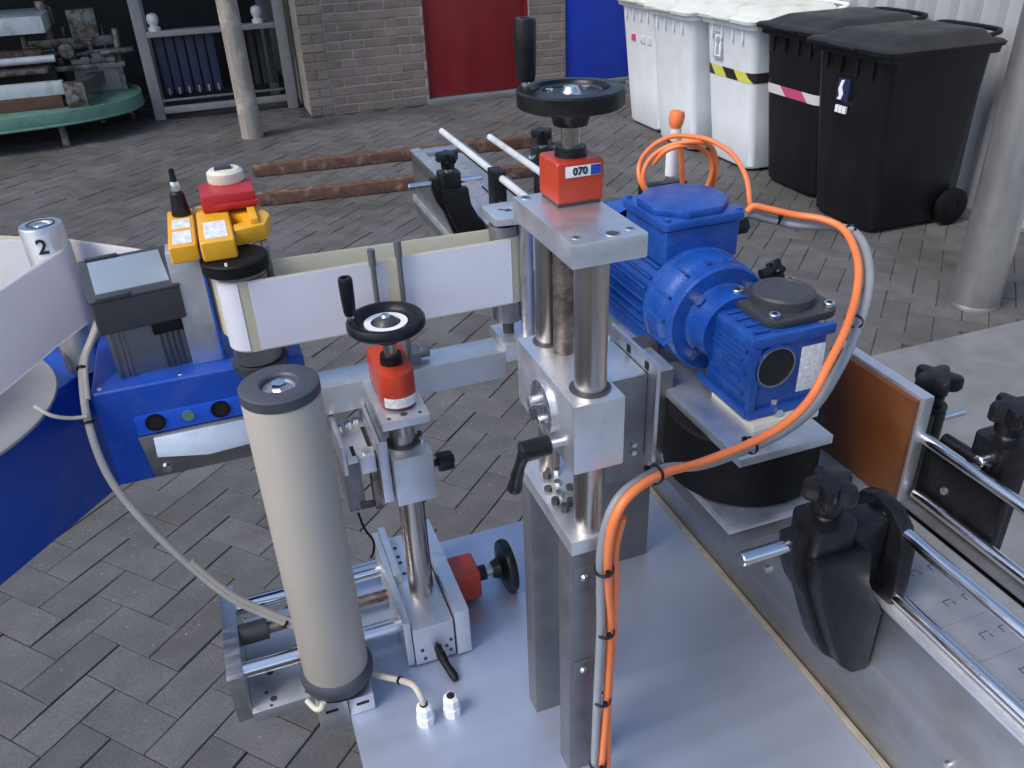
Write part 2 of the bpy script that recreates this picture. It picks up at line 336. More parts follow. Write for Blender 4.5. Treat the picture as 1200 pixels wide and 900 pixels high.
def in_poly(x, y, poly):
    c = False; n = len(poly)
    for i in range(n):
        x1, y1 = poly[i]; x2, y2 = poly[(i+1) % n]
        if (y1 > y) != (y2 > y) and x < (x2-x1)*(y-y1)/(y2-y1)+x1: c = not c
    return c
HIDE = [[(412, 900), (420, 640), (505, 640), (610, 615), (620, 400), (640, 215), (720, 200), (740, 400), (770, 540), (1100, 900)],
        [(735, 240), (870, 240), (880, 330), (975, 370), (1060, 450), (1200, 660), (1200, 900), (900, 900), (760, 560), (720, 400)],
        [(0, 270), (220, 300), (300, 270), (600, 265), (600, 400), (260, 425), (290, 545), (150, 575), (120, 525), (0, 610)],
        [(280, 450), (378, 440), (445, 780), (350, 800)], [(505, 40), (505, 130), (365, 140), (300, 0), (720, 0), (730, 120), (600, 115)],
        [(730, 0), (1200, 0), (1200, 200), (1010, 275), (730, 150)]]
cands = []
SLABX, SLABY = 0.9, 2.28
for i in range(-75, 76):
    for j in range(-45, 46):
        for kind in (0, 1):
            gx, gy = i + 2*j, i - 2*j
            cx, cy = (gx+1, gy+0.5) if kind == 0 else (gx+0.5, gy+2)
            lx, ly = cx*PW, cy*PW
            wx, wy = ca*lx - sa*ly + 0.02, sa*lx + ca*ly + 4.03
            if not (-3.6 < wx < 4.05 and 0.55 < wy < 9.6): continue
            if wx > SLABX and wy < SLABY - 0.02: continue
            if wy > 7.70 and wx > 0.80: continue
            pr = project((wx, wy, 0))
            if not pr or not (-90 < pr[0] < 1290 and -90 < pr[1] < 1010): continue
            vis = 0 <= pr[0] <= 1200 and 0 <= pr[1] <= 900 and not any(in_poly(pr[0], pr[1], p) for p in HIDE)
            cands.append((pr[2] if vis else 99, wx, wy, PA + (math.pi/2 if kind else 0), kind))
cands.sort()
pmesh = ([], [])
for k in range(24):
    gl_, gw_ = ((0.0024, 0.0044), (0.0044, 0.0024))[k % 2]
    vs, fs = block_verts(2*PW, PW, gl_, gw_, 0.05, 0.0014, 0.0009)
    me = MB().add(vs, fs).mesh('paver', smooth=0); me.materials.append(MATS['paver'])
    at = me.attributes.new('tone', 'FLOAT', 'POINT')
    for d in at.data: d.value = k/23.0
    pmesh[k % 2].append(me)
rest = MB(); tones = []
for k, (d, wx, wy, rz, kind) in enumerate(cands):
    tz, tx, ty = random.uniform(-0.0026, 0.0016), random.gauss(0, 0.004), random.gauss(0, 0.006)
    rz += random.gauss(0, 0.006)
    if k < 300 and d < 99:
        o = link('paver', random.choice(pmesh[kind]), ground, (wx, wy, tz)); o.rotation_euler = (tx, ty, rz)
    else:
        gl_, gw_ = ((0.0024, 0.0044), (0.0044, 0.0024))[kind]
        vs, fs = block_verts(2*PW, PW, gl_, gw_, 0.03, 0.0014, 0.0009)
        m4 = Matrix.Translation((wx, wy, tz)) @ Matrix.Rotation(rz, 4, 'Z') @ Matrix.Rotation(tx, 4, 'X') @ Matrix.Rotation(ty, 4, 'Y')
        rest.add([m4 @ Vector(v) for v in vs], fs); tones += [random.random()]*len(vs)
ro = rest.build('paver_field', 'paver', ground, smooth=0); tag(ro, kind='stuff')
at = ro.data.attributes.new('tone', 'FLOAT', 'POINT')
for d, t in zip(at.data, tones): d.value = t
slab = MB().box(SLABX, 6.5, -4, SLABY, -0.1, 0.012).build('pavement', 'concrete', None, 0.008); tag(slab, kind='structure')

# ------------------------------------------------------------------ brick building with red and blue doors
WY = 7.73
bld = thing('brick_building', 'grey brown brick wall with a dark red door behind the rusty beams', 'building', (2.2, WY, 0))
wl_ = MB(); wl_.box(0.90, 1.975, WY+0.005, WY+0.25, 0, 3.0); wl_.box(2.965, 3.33, WY+0.005, WY+0.25, 0, 3.0); wl_.box(0.90, 4.3, WY+0.006, WY+0.25, 2.15, 3.01)
wl_.box(0.90, 1.1, WY+0.25, WY+4.0, 0, 3.0)
wall = wl_.build('wall', 'mortar', bld, smooth=0)
bl = {}
def brick(x0, x1, z0, z1, y, parts):
    n = 4
    key = (round(x1-x0, 3), random.randrange(n))
    if key not in bl:
        w, h = x1-x0, z1-z0
        m = MB(); c = 0.003
        vs = []
        for (ix, yy) in ((0, 0.02), (0, c), (c, 0)):
            vs += [(ix, yy, ix), (w-ix, yy, ix), (w-ix, yy, h-ix), (ix, yy, h-ix)]
        vs = [(a+random.uniform(-.001, .001), b_, c_+random.uniform(-.001, .001)) for a, b_, c_ in vs]
        fs = [(8, 9, 10, 11)] + [(k+i, k+(i+1) % 4, k+4+(i+1) % 4, k+4+i) for k in (0, 4) for i in range(4)]
        me = m.add(vs, fs).mesh('brick', smooth=0); me.materials.append(MATS['brick'])
        at = me.attributes.new('tone', 'FLOAT', 'POINT'); tv = random.random()
        for d in at.data: d.value = tv
        bl[key] = me
    link('brick', bl[key], wall, (x0, y+random.uniform(-0.002, 0.002), z0))
bstuff = MB()
def course(xa, xb, z0, off, y):
    x = xa + (0 if not off else 0.105)
    cells = []
    if off: cells.append((xa, xa+0.095))
    while x < xb-0.03: cells.append((x, min(x+0.20, xb))); x += 0.21
    for a, b in cells:
        if b-a < 0.03: continue
        if z0 < 1.12: brick(a, b, z0, z0+0.063, y, wall)
        else: bstuff.box(a, b, y, y+0.015, z0, z0+0.063)
for c in range(40):
    z0 = 0.01 + c*0.0745
    course(0.895, 1.095, z0, c % 2 == 0, WY-0.008); course(1.115, 1.97, z0, c % 2, WY); course(2.97, 3.325, z0, c % 2, WY)
bo = bstuff.build('upper_brickwork', 'brick', wall, smooth=0); tag(bo, kind='stuff')
at = bo.data.attributes.new('tone', 'FLOAT', 'POINT')
for i, d in enumerate(at.data): d.value = ((i//8)*0.37) % 1
rd = MB().box(1.99, 2.95, WY+0.05, WY+0.09, 0.045, 2.13).build('door', 'door_red', bld, 0.004); tag(rd, 'dark red steel door')
MB().box(1.975, 2.0, WY+0.02, WY+0.10, 0.04, 2.15).box(2.94, 2.965, WY+0.02, WY+0.10, 0.04, 2.15).build('door_frame', 'door_red', rd, 0.002)
MB().box(1.975, 2.965, WY-0.05, WY+0.10, -0.01, 0.038).build('doorstep', 'concrete', bld, 0.006)
bd = MB().box(3.335, 4.25, WY+0.03, WY+0.08, 0.05, 2.13).build('door', 'door_blue', bld, 0.004); tag(bd, 'bright blue door panel')
MB().box(3.33, 4.27, WY-0.02, WY+0.02, 0, 0.045).build('doorstep', 'concrete', bld, 0.006)

# ------------------------------------------------------------------ open shed on the left
shed = thing('open_shed', 'dark open shed behind the green tray table and grey rack', 'shed', (-2, 9, 0))
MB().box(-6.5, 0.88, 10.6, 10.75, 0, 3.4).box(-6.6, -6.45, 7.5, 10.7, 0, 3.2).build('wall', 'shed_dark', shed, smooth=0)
MB().prism([(-6.8, 0), (0.95, 0), (0.95, 0.10), (-6.8, 0.10)], (0, 7.35, 3.15), (1, 0, 0), (0, 0, 1), (0, 3.6, 0.3)).build('roof', 'shed_roof', shed, smooth=0)
MB().box(-6.7, 0.88, 7.3, 7.4, 2.95, 3.15).build('fascia', 'shed_roof', shed, smooth=0)
pil = MB()
pil.tube([(0.345, 7.26, -0.01), (0.345, 7.26, 0.3), (0.34, 7.262, 0.8), (0.335, 7.262, 1.5), (0.33, 7.265, 2.6)], [0.088, 0.083, 0.08, 0.078, 0.076], 18)
po = pil.build('round_post', 'wood_grey'); tag(po, 'weathered pale round post in front of the grey rack', 'post')

# grey rack with hanging strips
rk = thing('storage_rack', 'grey steel rack with blue strips hanging inside, left of the brick wall', 'rack', (0.2, 8.3, 0))
for (x, y) in ((-0.36, 8.32), (0.80, 8.22)):
    MB().box(x-0.045, x+0.045, y-0.03, y+0.05, 0.0, 1.25).build('leg', 'frame_grey', rk, 0.006)
for (x, y) in ((-0.36, 9.0), (0.72, 8.95)):
    MB().box(x-0.045, x+0.045, y-0.03, y+0.05, 0.0, 1.25).build('leg', 'frame_grey', rk, 0.006)
MB().box(-0.315, 0.755, 8.24, 8.29, 0.06, 0.115).build('bottom_rail', 'frame_grey', rk, 0.004)
MB().box(-0.315, 0.755, 8.30, 8.33, 0.15, 0.17).build('drip_rail', 'aluminium_dull_shaded', rk, 0.004)
MB().box(-0.315, 0.755, 8.24, 8.36, 0.69, 0.735).build('shelf', 'frame_grey', rk, 0.004)
MB().box(-0.40, 0.84, 8.2, 9.0, 1.10, 1.17).build('top_shelf', 'frame_grey', rk, 0.004)
for k in range(6):
    x = -0.27 + k*0.085
    s_ = MB().box(x, x+0.066, 8.40, 8.408, 0.20, 0.68).build('hanging_strip', 'strip_blue', rk, 0.001)
    MB().box(x+0.024, x+0.042, 8.385, 8.40, 0.19, 0.25).build('hook', 'wood_grey', s_, 0.002)
for k in range(4):
    x = 0.44 + k*0.075
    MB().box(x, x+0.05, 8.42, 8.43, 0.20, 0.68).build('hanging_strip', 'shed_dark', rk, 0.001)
for x in (-0.24, 0.62):
    MB().lathe([(0, 0), (0.05, 0), (0.05, 0.03), (0.03, 0.04), (0.045, 0.07), (0.05, 0.10), (0.04, 0.13), (0, 0.145)], (x, 8.29, 0.735), (0, 0, 1), 18).build('insulator', 'panel_pale', rk)

# green tray table and stored scrap
gt = thing('tray_table', 'low green steel tray table with rounded end in the dark shed', 'table', (-1.2, 8.0, 0))
GZ = 0.235
poly = [(-3.2, 7.52), (-1.9, 7.53), (-1.3, 7.58), (-0.9, 7.68), (-0.62, 7.86), (-0.50, 8.06), (-0.47, 8.3), (-0.52, 8.55), (-0.7, 8.8), (-3.2, 8.9)]
top = MB().prism(poly, (0, 0, GZ), (1, 0, 0), (0, 1, 0), (0, 0, 0.022)).build('tray_plate', 'green_paint', gt, 0.005)
rim = [(p.x, p.y) for p in catmull([(a, b, 0) for a, b in poly[:-1]], 5)]
MB().strip(rim, GZ-0.055, GZ+0.045, 0.012).build('rim', 'green_paint', top, 0.003)
MB().tube([(a, b, GZ-0.055) for a, b in rim], 0.012, 8).build('rim_bead', 'green_paint', top)
MB().prism([(-0.10, 0), (0.10, 0), (0.06, 0.10), (-0.06, 0.10)], (-1.75, 7.62, GZ+0.022), (1, 0, 0), (0, 0, 1), (0, 0.02, 0)).build('gusset', 'green_paint', top, 0.003)
for (x, y) in ((-1.09, 7.72), (-2.6, 7.75), (-0.85, 8.5), (-2.6, 8.6)):
    MB().cyl((x, y, 0), (x, y, GZ), 0.032, 0.028, 14).build('leg', 'scrap_metal', gt)
def tagged(mb, name, m, label, cat, bevel=0.004, group=None):
    return tag(mb.build(name, m, None, bevel), label, cat, group)
T0 = GZ+0.022
tagged(MB().box(-3.0, -1.02, 7.93, 8.03, T0+0.10, T0+0.20), 'square_tube', 'panel_pale', 'pale square tube lying lengthwise over the green tray table', 'tube')
tagged(MB().box(-3.0, -1.05, 7.92, 8.05, T0, T0+0.097), 'timber_beam', 'wood_brown', 'brown timber under the pale square tube on the green tray', 'timber')
b_ = MB().box(-0.055, 0.055, 0, 0.95, 0, 0.10); b_.xform(Matrix.Translation((-0.93, 7.98, T0+0.07)) @ Matrix.Rotation(math.radians(-14), 4, 'Z'))
tagged(b_, 'square_tube', 'aluminium_dull_shaded', 'grey square tube running back from the tray corner into the shed', 'tube')
j = MB().box(-1.015, -0.86, 7.86, 7.965, T0, T0+0.19).cyl((-0.94, 7.86, T0+0.07), (-0.94, 7.84, T0+0.07), 0.03, n=12).cyl((-0.90, 7.86, T0+0.12), (-0.90, 7.845, T0+0.12), 0.014, n=10)
tagged(j, 'coupling_block', 'scrap_metal', 'rusty coupling block at the corner of the two tubes', 'block')
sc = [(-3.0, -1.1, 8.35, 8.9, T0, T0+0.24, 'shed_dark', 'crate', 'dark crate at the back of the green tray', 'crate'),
      (-0.98, -0.62, 8.5, 8.75, T0, T0+0.28, 'frame_grey', 'machine_housing', 'grey machine housing standing behind the tray corner', 'housing'),
      (-3.0, -1.12, 8.12, 8.9, 0.50, 0.54, 'scrap_metal', 'scrap_plate', 'rusty steel plate lying on the dark crate', 'plate'),
      (-3.1, -1.06, 8.15, 8.9, 0.80, 0.93, 'panel_pale', 'pale_panel', 'pale dirty panel topmost on the shed scrap pile', 'panel')]
for x0, x1, y0, y1, z0, z1, m, nm, lb, ct in sc: tagged(MB().box(x0, x1, y0, y1, z0, z1), nm, m, lb, ct, 0.01)
for k, (y, z, r, lb) in enumerate(((8.32, 0.62, 0.05, 'thick rusty pipe lying beneath the pale panel'), (8.20, 0.595, 0.03, 'thin pale pipe lying in front of the rusty pipe'))):
    tagged(MB().cyl((-3, y, z), (-1.16+0.1*k, y+0.05, z), r, n=16), 'pipe', 'rust' if k == 0 else 'panel_pale', lb, 'pipe', 0)
random.seed(5)
jm = MB()
for k in range(22):
    x = -1.32 + k*0.035; y = random.uniform(8.44, 8.70); h_ = random.uniform(.05, .14); r_ = random.uniform(.018, .045)
    if k % 3 == 0: jm.cyl((x, y, 0.50), (x+random.uniform(-.02, .02), y, 0.50+h_*2.2), r_*.7, n=12)
    elif k % 3 == 1: jm.box(x-r_, x+r_*1.6, y-r_, y+r_, 0.50, 0.50+h_)
    else: jm.cyl((x-.10, y-.05, 0.50+r_+h_*.6), (x+.16, y+.02, 0.50+r_+h_*.6), r_*.6, n=12)
jm.box(-1.33, -0.60, 8.60, 8.68, 0.62, 0.70); jm.cyl((-1.25, 8.46, 0.60), (-1.25, 8.40, 0.60), .085, n=20); jm.cyl((-0.98, 8.46, 0.62), (-0.98, 8.41, 0.62), .06, n=20); jm.cyl((-1.1, 8.64, 0.70), (-1.1, 8.64, 1.0), .05, n=16); jm.box(-0.92, -0.70, 8.56, 8.70, 0.70, 0.92)
jm.box(-1.35, -0.55, 8.42, 8.75, 0.46, 0.50)
for x in (-1.3, -0.6): jm.box(x-.02, x+.02, 8.5, 8.54, 0, 0.46)
tagged(jm, 'scrap_machine', 'scrap_metal', 'jumble of old greasy machine parts beside the grey rack', 'machine', 0.003)

# rusty beams on the ground
for (p, q, lb) in (((0.25, 6.08), (2.42, 5.90), 'rusty steel beam lying on the pavers nearer the brick wall'), ((0.20, 5.40), (2.30, 5.18), 'rusty steel beam lying on the pavers nearer the conveyor')):
    d = Vector((q[0]-p[0], q[1]-p[1], 0)); L_ = d.length; a = math.atan2(d.y, d.x)
    m = MB().box(0, L_, -0.038, 0.038, 0.002, 0.078); m.xform(Matrix.Translation((p[0], p[1], 0)) @ Matrix.Rotation(a, 4, 'Z'))
    th = thing('rusty_beam', lb, 'beam', (p[0], p[1], 0), 'rusty beams on the yard')
    m.build('hollow_section', 'rust', th, 0.007)
    e = MB().box(-0.004, 0.0, -0.026, 0.026, 0.014, 0.066); e.xform(Matrix.Translation((p[0], p[1], 0)) @ Matrix.Rotation(a, 4, 'Z'))
    e.build('open_end', 'dark_hole', th)

# ------------------------------------------------------------------ corrugated wall, steel pole
cw = thing('corrugated_wall', 'pale corrugated metal wall behind the row of bins', 'wall', (3.98, 4, 0))
prof = []; y = 0.2; k = 0
while y < 7.70:
    prof += [(0, y), (0, y+0.06), (0.045, y+0.08), (0.045, y+0.14)]; y += 0.16
poly = prof + [(0.06, prof[-1][1]), (0.06, prof[0][1])]
MB().prism(poly, (3.96, 0, 0.02), (1, 0, 0), (0, 1, 0), (0, 0, 3.2)).build('sheet', 'corrugated', cw, smooth=0)
MB().box(3.95, 4.15, 0.1, 7.7, 0, 0.02).build('plinth', 'concrete', cw)
pp = thing('steel_pole', 'thick round galvanised pole standing at the concrete edge on the right', 'pole', (3.045, 2.50, 0))
MB().cyl((3.045, 2.50, 0), (3.045, 2.50, 3.4), 0.1, n=40).build('shaft', 'galvanised', pp)
MB().lathe([(0.1, 0.02), (0.102, 0.012), (0.103, 0), (0, 0)], (3.045, 2.50, 0), (0, 0, 1), 40).build('weld_bead', 'galvanised', pp)
tagged(MB().box(3.80, 3.93, 2.05, 2.75, 0.0, 0.16), 'drain_channel', 'panel_pale', 'pale low channel by the corrugated wall right of the pole', 'channel', 0.01)

# ------------------------------------------------------------------ wheelie bins
def rrect(hx, hy, r, k=4):
    out = []
    for cx, cy, a0 in ((hx-r, hy-r, 0), (-hx+r, hy-r, 90), (-hx+r, -hy+r, 180), (hx-r, -hy+r, 270)):
        for i in range(k+1):
            t = math.radians(a0 + 90*i/k); out.append((cx+r*math.cos(t), cy+r*math.sin(t)))
    return out
def loft(mb, rings, cap0=True, cap1=True):
    n = len(rings[0]); vs = [v for r in rings for v in r]; fs = []
    for i in range(len(rings)-1):
        for k in range(n): fs.append((i*n+k, i*n+(k+1) % n, (i+1)*n+(k+1) % n, (i+1)*n+k))
    if cap0: fs.append(tuple(range(n-1, -1, -1)))
    if cap1: fs.append(tuple((len(rings)-1)*n+k for k in range(n)))
    return mb.add(vs, fs)
def make_bin(name, label, body, lid, group, loc):
    t = thing(name, label, 'bin', (0, 0, 0), group)
    rings = []
    for z, hx, hy, dx in ((0.02, .255, .225, .03), (0.035, .265, .235, .03), (0.30, .285, .245, .02), (0.88, .325, .27, 0), (0.905, .335, .28, 0)):
        rings.append([(dx+a, b, z) for a, b in rrect(hx, hy, 0.055)])
    bo = loft(MB(), rings).build('body', body, t)
    loft(MB(), [[(a, b, z) for a, b in rrect(hx, hy, 0.05)] for z, hx, hy in ((.885, .335, .28), (.885, .352, .297), (.915, .355, .30), (.917, .34, .28))]).build('rim', body, bo)
    lr = []
    for z, hx, hy, dx in ((.918, .372, .312, -.012), (.936, .376, .316, -.012), (.945, .365, .305, -.012), (.95, .33, .27, -.01), (.962, .31, .255, 0.0), (.985, .27, .22, .03), (.992, .20, .16, .04)):
        lr.append([(dx+a, b, z) for a, b in rrect(hx, hy, 0.05)])
    li = loft(MB(), lr).build('lid', lid, t)
    MB().box(-0.40, -0.36, -0.10, 0.10, 0.925, 0.938).build('grip', lid, li, 0.004)
    MB().tube(catmull([(0.33, -0.20, .95), (0.40, -0.20, .965), (0.42, -0.12, .97), (0.42, 0.12, .97), (0.40, 0.20, .965), (0.33, 0.20, .95)], 4), 0.013, 8).build('push_handle', body, t)
    for y in (-0.265, 0.265):
        w = MB().lathe([(.03, -.022), (.085, -.024), (.10, -.015), (.10, .015), (.085, .024), (.03, .022)], (0.27, y, 0.10), (0, 1, 0), 24, True).build('wheel', 'black_rubber', t)
        MB().lathe([(0, -.018), (.082, -.018), (.082, .018), (0, .018)], (0.27, y, 0.10), (0, 1, 0), 20).build('wheel_rim', 'black_plastic', w)
    MB().cyl((0.27, -0.24, 0.10), (0.27, 0.24, 0.10), 0.012, n=10).build('axle', 'zinc', t)
    for y in (-0.17, -0.06, 0.06, 0.17):   # moulded ribs under the rim
        MB().box(-0.335, -0.322, y-0.008, y+0.008, 0.80, 0.885).build('rib', body, bo, 0.003)
    t.location = loc; return t
GB = 'wheelie bins along the corrugated wall'
bins = [make_bin('wheelie_bin', 'white bin with faint red tape, farthest in the row beside the blue door', 'bin_white', 'lid_white', GB, (3.50, 6.03, 0)),
        make_bin('wheelie_bin', 'plain white bin without tape, second from the blue door', 'bin_white', 'lid_white', GB, (3.44, 5.44, 0)),
        make_bin('wheelie_bin', 'white bin with black and yellow hazard tape round it', 'bin_white', 'lid_white', GB, (3.52, 4.85, 0)),
        make_bin('wheelie_bin', 'black bin with red and white tape, between white and black bins', 'bin_black', 'bin_black', GB, (3.54, 4.22, 0)),
        make_bin('wheelie_bin', 'black bin with a small white sticker, nearest in the row', 'bin_black', 'bin_black', GB, (3.43, 3.60, 0))]
def sx(z): return -(0.285+0.04*(z-0.30)/0.58) + 0.02*(1-(z-0.3)/0.58) - 0.004
def band(t, z, h, m, frac=1.0):
    zs = (z-h/2, z+h/2); rings = []
    for zz in zs:
        f = (zz-0.30)/0.58; hx, hy, dx = .285+.04*f+.003, .245+.025*f+.003, .02*(1-f)
        rings.append([(dx+a, b, zz) for a, b in rrect(hx, hy, 0.057)])
    loft(MB(), rings, False, False).build('warning_tape', m, t)
band(bins[2], 0.60, 0.062, 'tape_yellow'); band(bins[3], 0.58, 0.055, 'tape_red')
for y in (-0.20, -0.10, 0.05): MB().box(sx(.66)-.003, sx(.66)+0.006, y, y+0.06, .645, .69).build('tape_remnant', 'tape_red', bins[0])
# stickers (flat print) on bins 3 and 5
mat('label_grey', (0.30, 0.32, 0.38), 0.5, 0, 0.05, 60)
mat('sticker_navy', (0.015, 0.02, 0.07), 0.5, 0, 0.05, 60)
x3 = sx(0.76)-0.004
s3 = MB().box(x3, x3+.012, 0.055, 0.155, .675, .835).build('sticker', 'label_grey', bins[2])
MB().box(x3-.002, x3, 0.07, 0.14, .69, .82).build('sticker_print', 'white_print', s3)
MB().lathe([(0, 0), (.026, 0), (.026, .002), (0, .002)], (x3-.0035, 0.105, 0.785), (1, 0, 0), 14).build('sticker_print', 'label_grey', s3)
MB().prism([(-.02, 0), (.02, 0), (.012, .06), (-.012, .06)], (x3-.0035, 0.105, 0.70), (0, 1, 0), (0, 0, 1), (.002, 0, 0)).build('sticker_print', 'label_grey', s3)
x5 = sx(0.75)-0.004
s5 = MB().box(x5, x5+.012, -0.015, 0.075, .66, .77).build('sticker', 'sticker_navy', bins[4])
MB().prism([(.03, 0), (.015, .02), (.028, .05), (.012, .095), (-.01, .10), (.002, .06), (-.012, .03), (.0, .0)], (x5-.002, 0.035, 0.665), (0, 1, 0), (0, 0, 1), (.002, 0, 0)).build('sticker_print', 'white_print', s5)
for k in range(3):
    MB().box(x5, x5+.012, -0.01+k*0.028, 0.012+k*0.028, .60, .635).build('sticker_letter', 'white_print', s5)

# ------------------------------------------------------------------ steel table
TZ = 0.98
tb = thing('machine_table', 'stainless steel machine table carrying the two adjusting columns', 'table', (0.23, 0.2, 0))
MB().box(0.016, 0.440, -0.40, 0.763, TZ-0.022, TZ).build('table_top', 'table_steel', tb, 0.0015)
MB().box(0.03, 0.43, -0.38, 0.75, TZ-0.32, TZ-0.024).build('cabinet', 'sheet_steel', tb, 0.002)
for x in (0.05, 0.40):
    for y in (-0.34, 0.70): MB().box(x-.02, x+.02, y-.02, y+.02, 0.0, TZ-0.32).build('leg', 'aluminium_dull_shaded', tb, 0.002)
MB().box(0.4402, 0.4468, -0.40, 0.762, TZ-0.006, TZ+0.0010).build('sealing_strip', 'sealant', tb, 0.001)
for (x, y) in ((0.081, 0.5236), (0.107, 0.5240)):
    g = MB().lathe([(0, 0), (.0085, 0), (.0085, .010), (.007, .011), (.007, .0135), (.0078, .0135), (.0078, .021), (.005, .024), (0, .024)], (x, y, TZ), (0, 0, 1), 8).build('cable_gland', 'white_print', tb, smooth=20)
    MB().cyl((x, y, TZ+0.0235), (x, y, TZ+0.0245), 0.004, n=12).build('gland_bore', 'dark_hole', g)

# ------------------------------------------------------------------ conveyor
BZ = 1.126
cv = thing('slat_conveyor', 'grey slat chain conveyor with round guide rails running past the machine', 'conveyor', (0.51, 0.9, 0))
sp = MB().box(0.4472, 0.4515, -0.45, 1.97, TZ-0.005, BZ+0.002).build('side_plate', 'sheet_steel', cv, 0.001)
MB().box(0.5735, 0.578, -0.45, 1.97, TZ+0.02, BZ+0.002).build('side_plate', 'sheet_steel', cv, 0.001)
MB().box(0.4440, 0.4685, -0.45, 1.968, BZ+0.0022, BZ+0.0062).build('edge_strip', 'aluminium_light', cv, 0.0012)
MB().box(0.5545, 0.5800, -0.45, 1.968, BZ+0.0022, BZ+0.0062).build('edge_strip', 'aluminium_dull_shaded', cv, 0.0012)
MB().box(0.4515, 0.5735, 1.935, 1.97, TZ+0.03, BZ+0.0025).build('end_plate', 'aluminium', cv, 0.001)
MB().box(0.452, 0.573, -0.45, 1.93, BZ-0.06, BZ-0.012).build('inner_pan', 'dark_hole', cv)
MB().box(0.4405, 0.447, 0.80, 1.97, 1.008, 1.022).build('lower_flange', 'aluminium_light', cv, 0.001)
for y in (0.52, 0.28, 0.05): MB().lathe([(0, 0), (.004, 0), (.0035, .003), (0, .0035)], (0.4472, y, 1.045), (-1, 0, 0), 12).build('bolt', 'zinc', sp)
for (x, y) in ((0.475, 1.18), (0.555, 1.18), (0.47, 0.50), (0.56, 0.50), (0.47, -0.35), (0.56, -0.35)):
    MB().box(x-.015, x+.015, y-.02, y+.02, 0, TZ+0.02).build('leg', 'aluminium_dull_shaded', cv, 0.002)
# one link of the chain: plate with two hinge barrels outlined
pm = 0.0381
lk = MB().box(-0.0412, 0.0412, -pm/2+0.0001, pm/2-0.0001, -0.004, 0.0).mesh('slat', 0.0003, 1)
lk.materials.append(MATS['sheet_slat'] if 'sheet_slat' in MATS else mat('sheet_slat', (0.36, 0.36, 0.38), 0.45, 0.5, 0.08, 40, 0.08, 300, 0.08))
hm = MB()
for cx in (-0.010, 0.010):
    for a, b, c, d in ((-.0044, -.0037, -.0035, .0032), (.0037, .0044, -.0035, .0005), (-.0044, .0044, .0026, .0033)):
        hm.box(cx+a, cx+b, c, d, -0.001, 0.00025)
hme = hm.mesh('hinge_mark'); hme.materials.append(MATS['charcoal'])
for k in range(62):
    y = -0.44 + k*pm
    o = link('slat', lk, cv); o.location = Vector((0.5115, y, BZ)) - BASE[cv.name]
    h = link('hinge_mark', hme, o)
def rail(x, z, y0, y1, r=0.0055, m='chrome'):
    MB().cyl((x, y0, z), (x, y1, z), r, n=18, ch=0.001).build('guide_rail', m, cv)
rail(0.456, 1.200, -0.42, 0.408); rail(0.455, 1.1395, -0.42, 0.405); rail(0.567, 1.200, -0.42, 0.480); rail(0.567, 1.1395, -0.42, 0.475)
rail(0.488, 1.200, 1.05, 1.826, .0068, 'panel_pale'); rail(0.566, 1.200, 1.15, 1.726, .0068, 'panel_pale'); rail(0.482, 1.160, 1.1, 1.52)

def star(mb, c, r, h, axis=(0, 0, 1), lobes=5, rot=0.3):
    a, u, w = mb.frame(axis); n = lobes*8; c = Vector(c); rings = []
    for k, (f, z) in enumerate(((0.55, 0), (0.9, 0.0), (1.0, 0.18), (1.0, 0.78), (0.92, 1.0), (0.4, 1.06))):
        ring = []
        for i in range(n):
            t = 2*math.pi*i/n; rr = r*f*(0.80+0.20*math.cos(lobes*t))
            ring.append(c + a*(h*z) + (u*math.cos(t+rot)+w*math.sin(t+rot))*rr)
        rings.append(ring)
    return loft(mb, rings)
def guide_bracket(x, y, side, long_arm=True, rod0=0.070, rod1=0.03):
    """clamp standing beside the conveyor; side -1 = left of it"""
    s = side
    m_ = lambda q: 1.0245-q if s > 0 else q          # mirrored for the far side of the belt
    if long_arm:
        outer = [(.356, 1.214), (.357, 1.205), (.360, 1.186), (.367, 1.166), (.377, 1.150), (.387, 1.122), (.399, 1.090), (.411, 1.068), (.424, 1.056), (.436, 1.052), (.4468, 1.054)]
        inner = [(.4468, 1.105), (.437, 1.116), (.424, 1.135), (.414, 1.156), (.409, 1.180), (.408, 1.214)]
        b = MB().prism([(m_(p), q) for p, q in outer+inner], (0, y-.010, 0), (1, 0, 0), (0, 0, 1), (0, .018, 0)).build('guide_bracket', 'black_plastic', cv, 0.003)
        MB().prism([(m_(p), q) for p, q in [(.372, 1.196), (.375, 1.170), (.386, 1.138), (.402, 1.098), (.415, 1.070), (.428, 1.057), (.4460, 1.054), (.4460, 1.125), (.436, 1.140), (.424, 1.165), (.420, 1.196)]], (0, y-.028, 0), (1, 0, 0), (0, 0, 1), (0, .0178, 0)).build('front_leaf', 'black_plastic', b, 0.0025)
        xc = m_(.3925)
    else:
        xc = x; b = MB().box(x-.013, x+.013, y-.02, y+.02, 1.10, 1.20).build('guide_bracket', 'black_plastic', cv, 0.004)
    MB().prism([(xc+p, y+q) for p, q in rrect(.0195, .0190, .008, 4)], (0, 0, 1.184), (1, 0, 0), (0, 1, 0), (0, 0, .038)).build('clamp_head', 'black_plastic', b, 0.002)
    MB().cyl((xc, y, 1.222), (xc, y, 1.236), 0.0075, n=16).build('threaded_stud', 'zinc', b)
    k = MB().cyl((xc, y, 1.2275), (xc, y, 1.242), 0.0120, 0.0135, n=18); star(k, (xc, y, 1.239), 0.0215, 0.017, rot=0.5); k.build('star_knob', 'black_plastic', b)
    x0_, x1_ = (m_(.3165), m_(.455)) if long_arm else (x-.03, x+.05)
    MB().cyl((x0_, y-.002, 1.204), (x1_, y-.002, 1.204), 0.0058, n=18, ch=0.001).build('cross_rod', 'chrome', b)
    return b
guide_bracket(0.415, 0.402, -1)
guide_bracket(0.606, 0.430, 1, False)
guide_bracket(0.425, 1.445, -1)
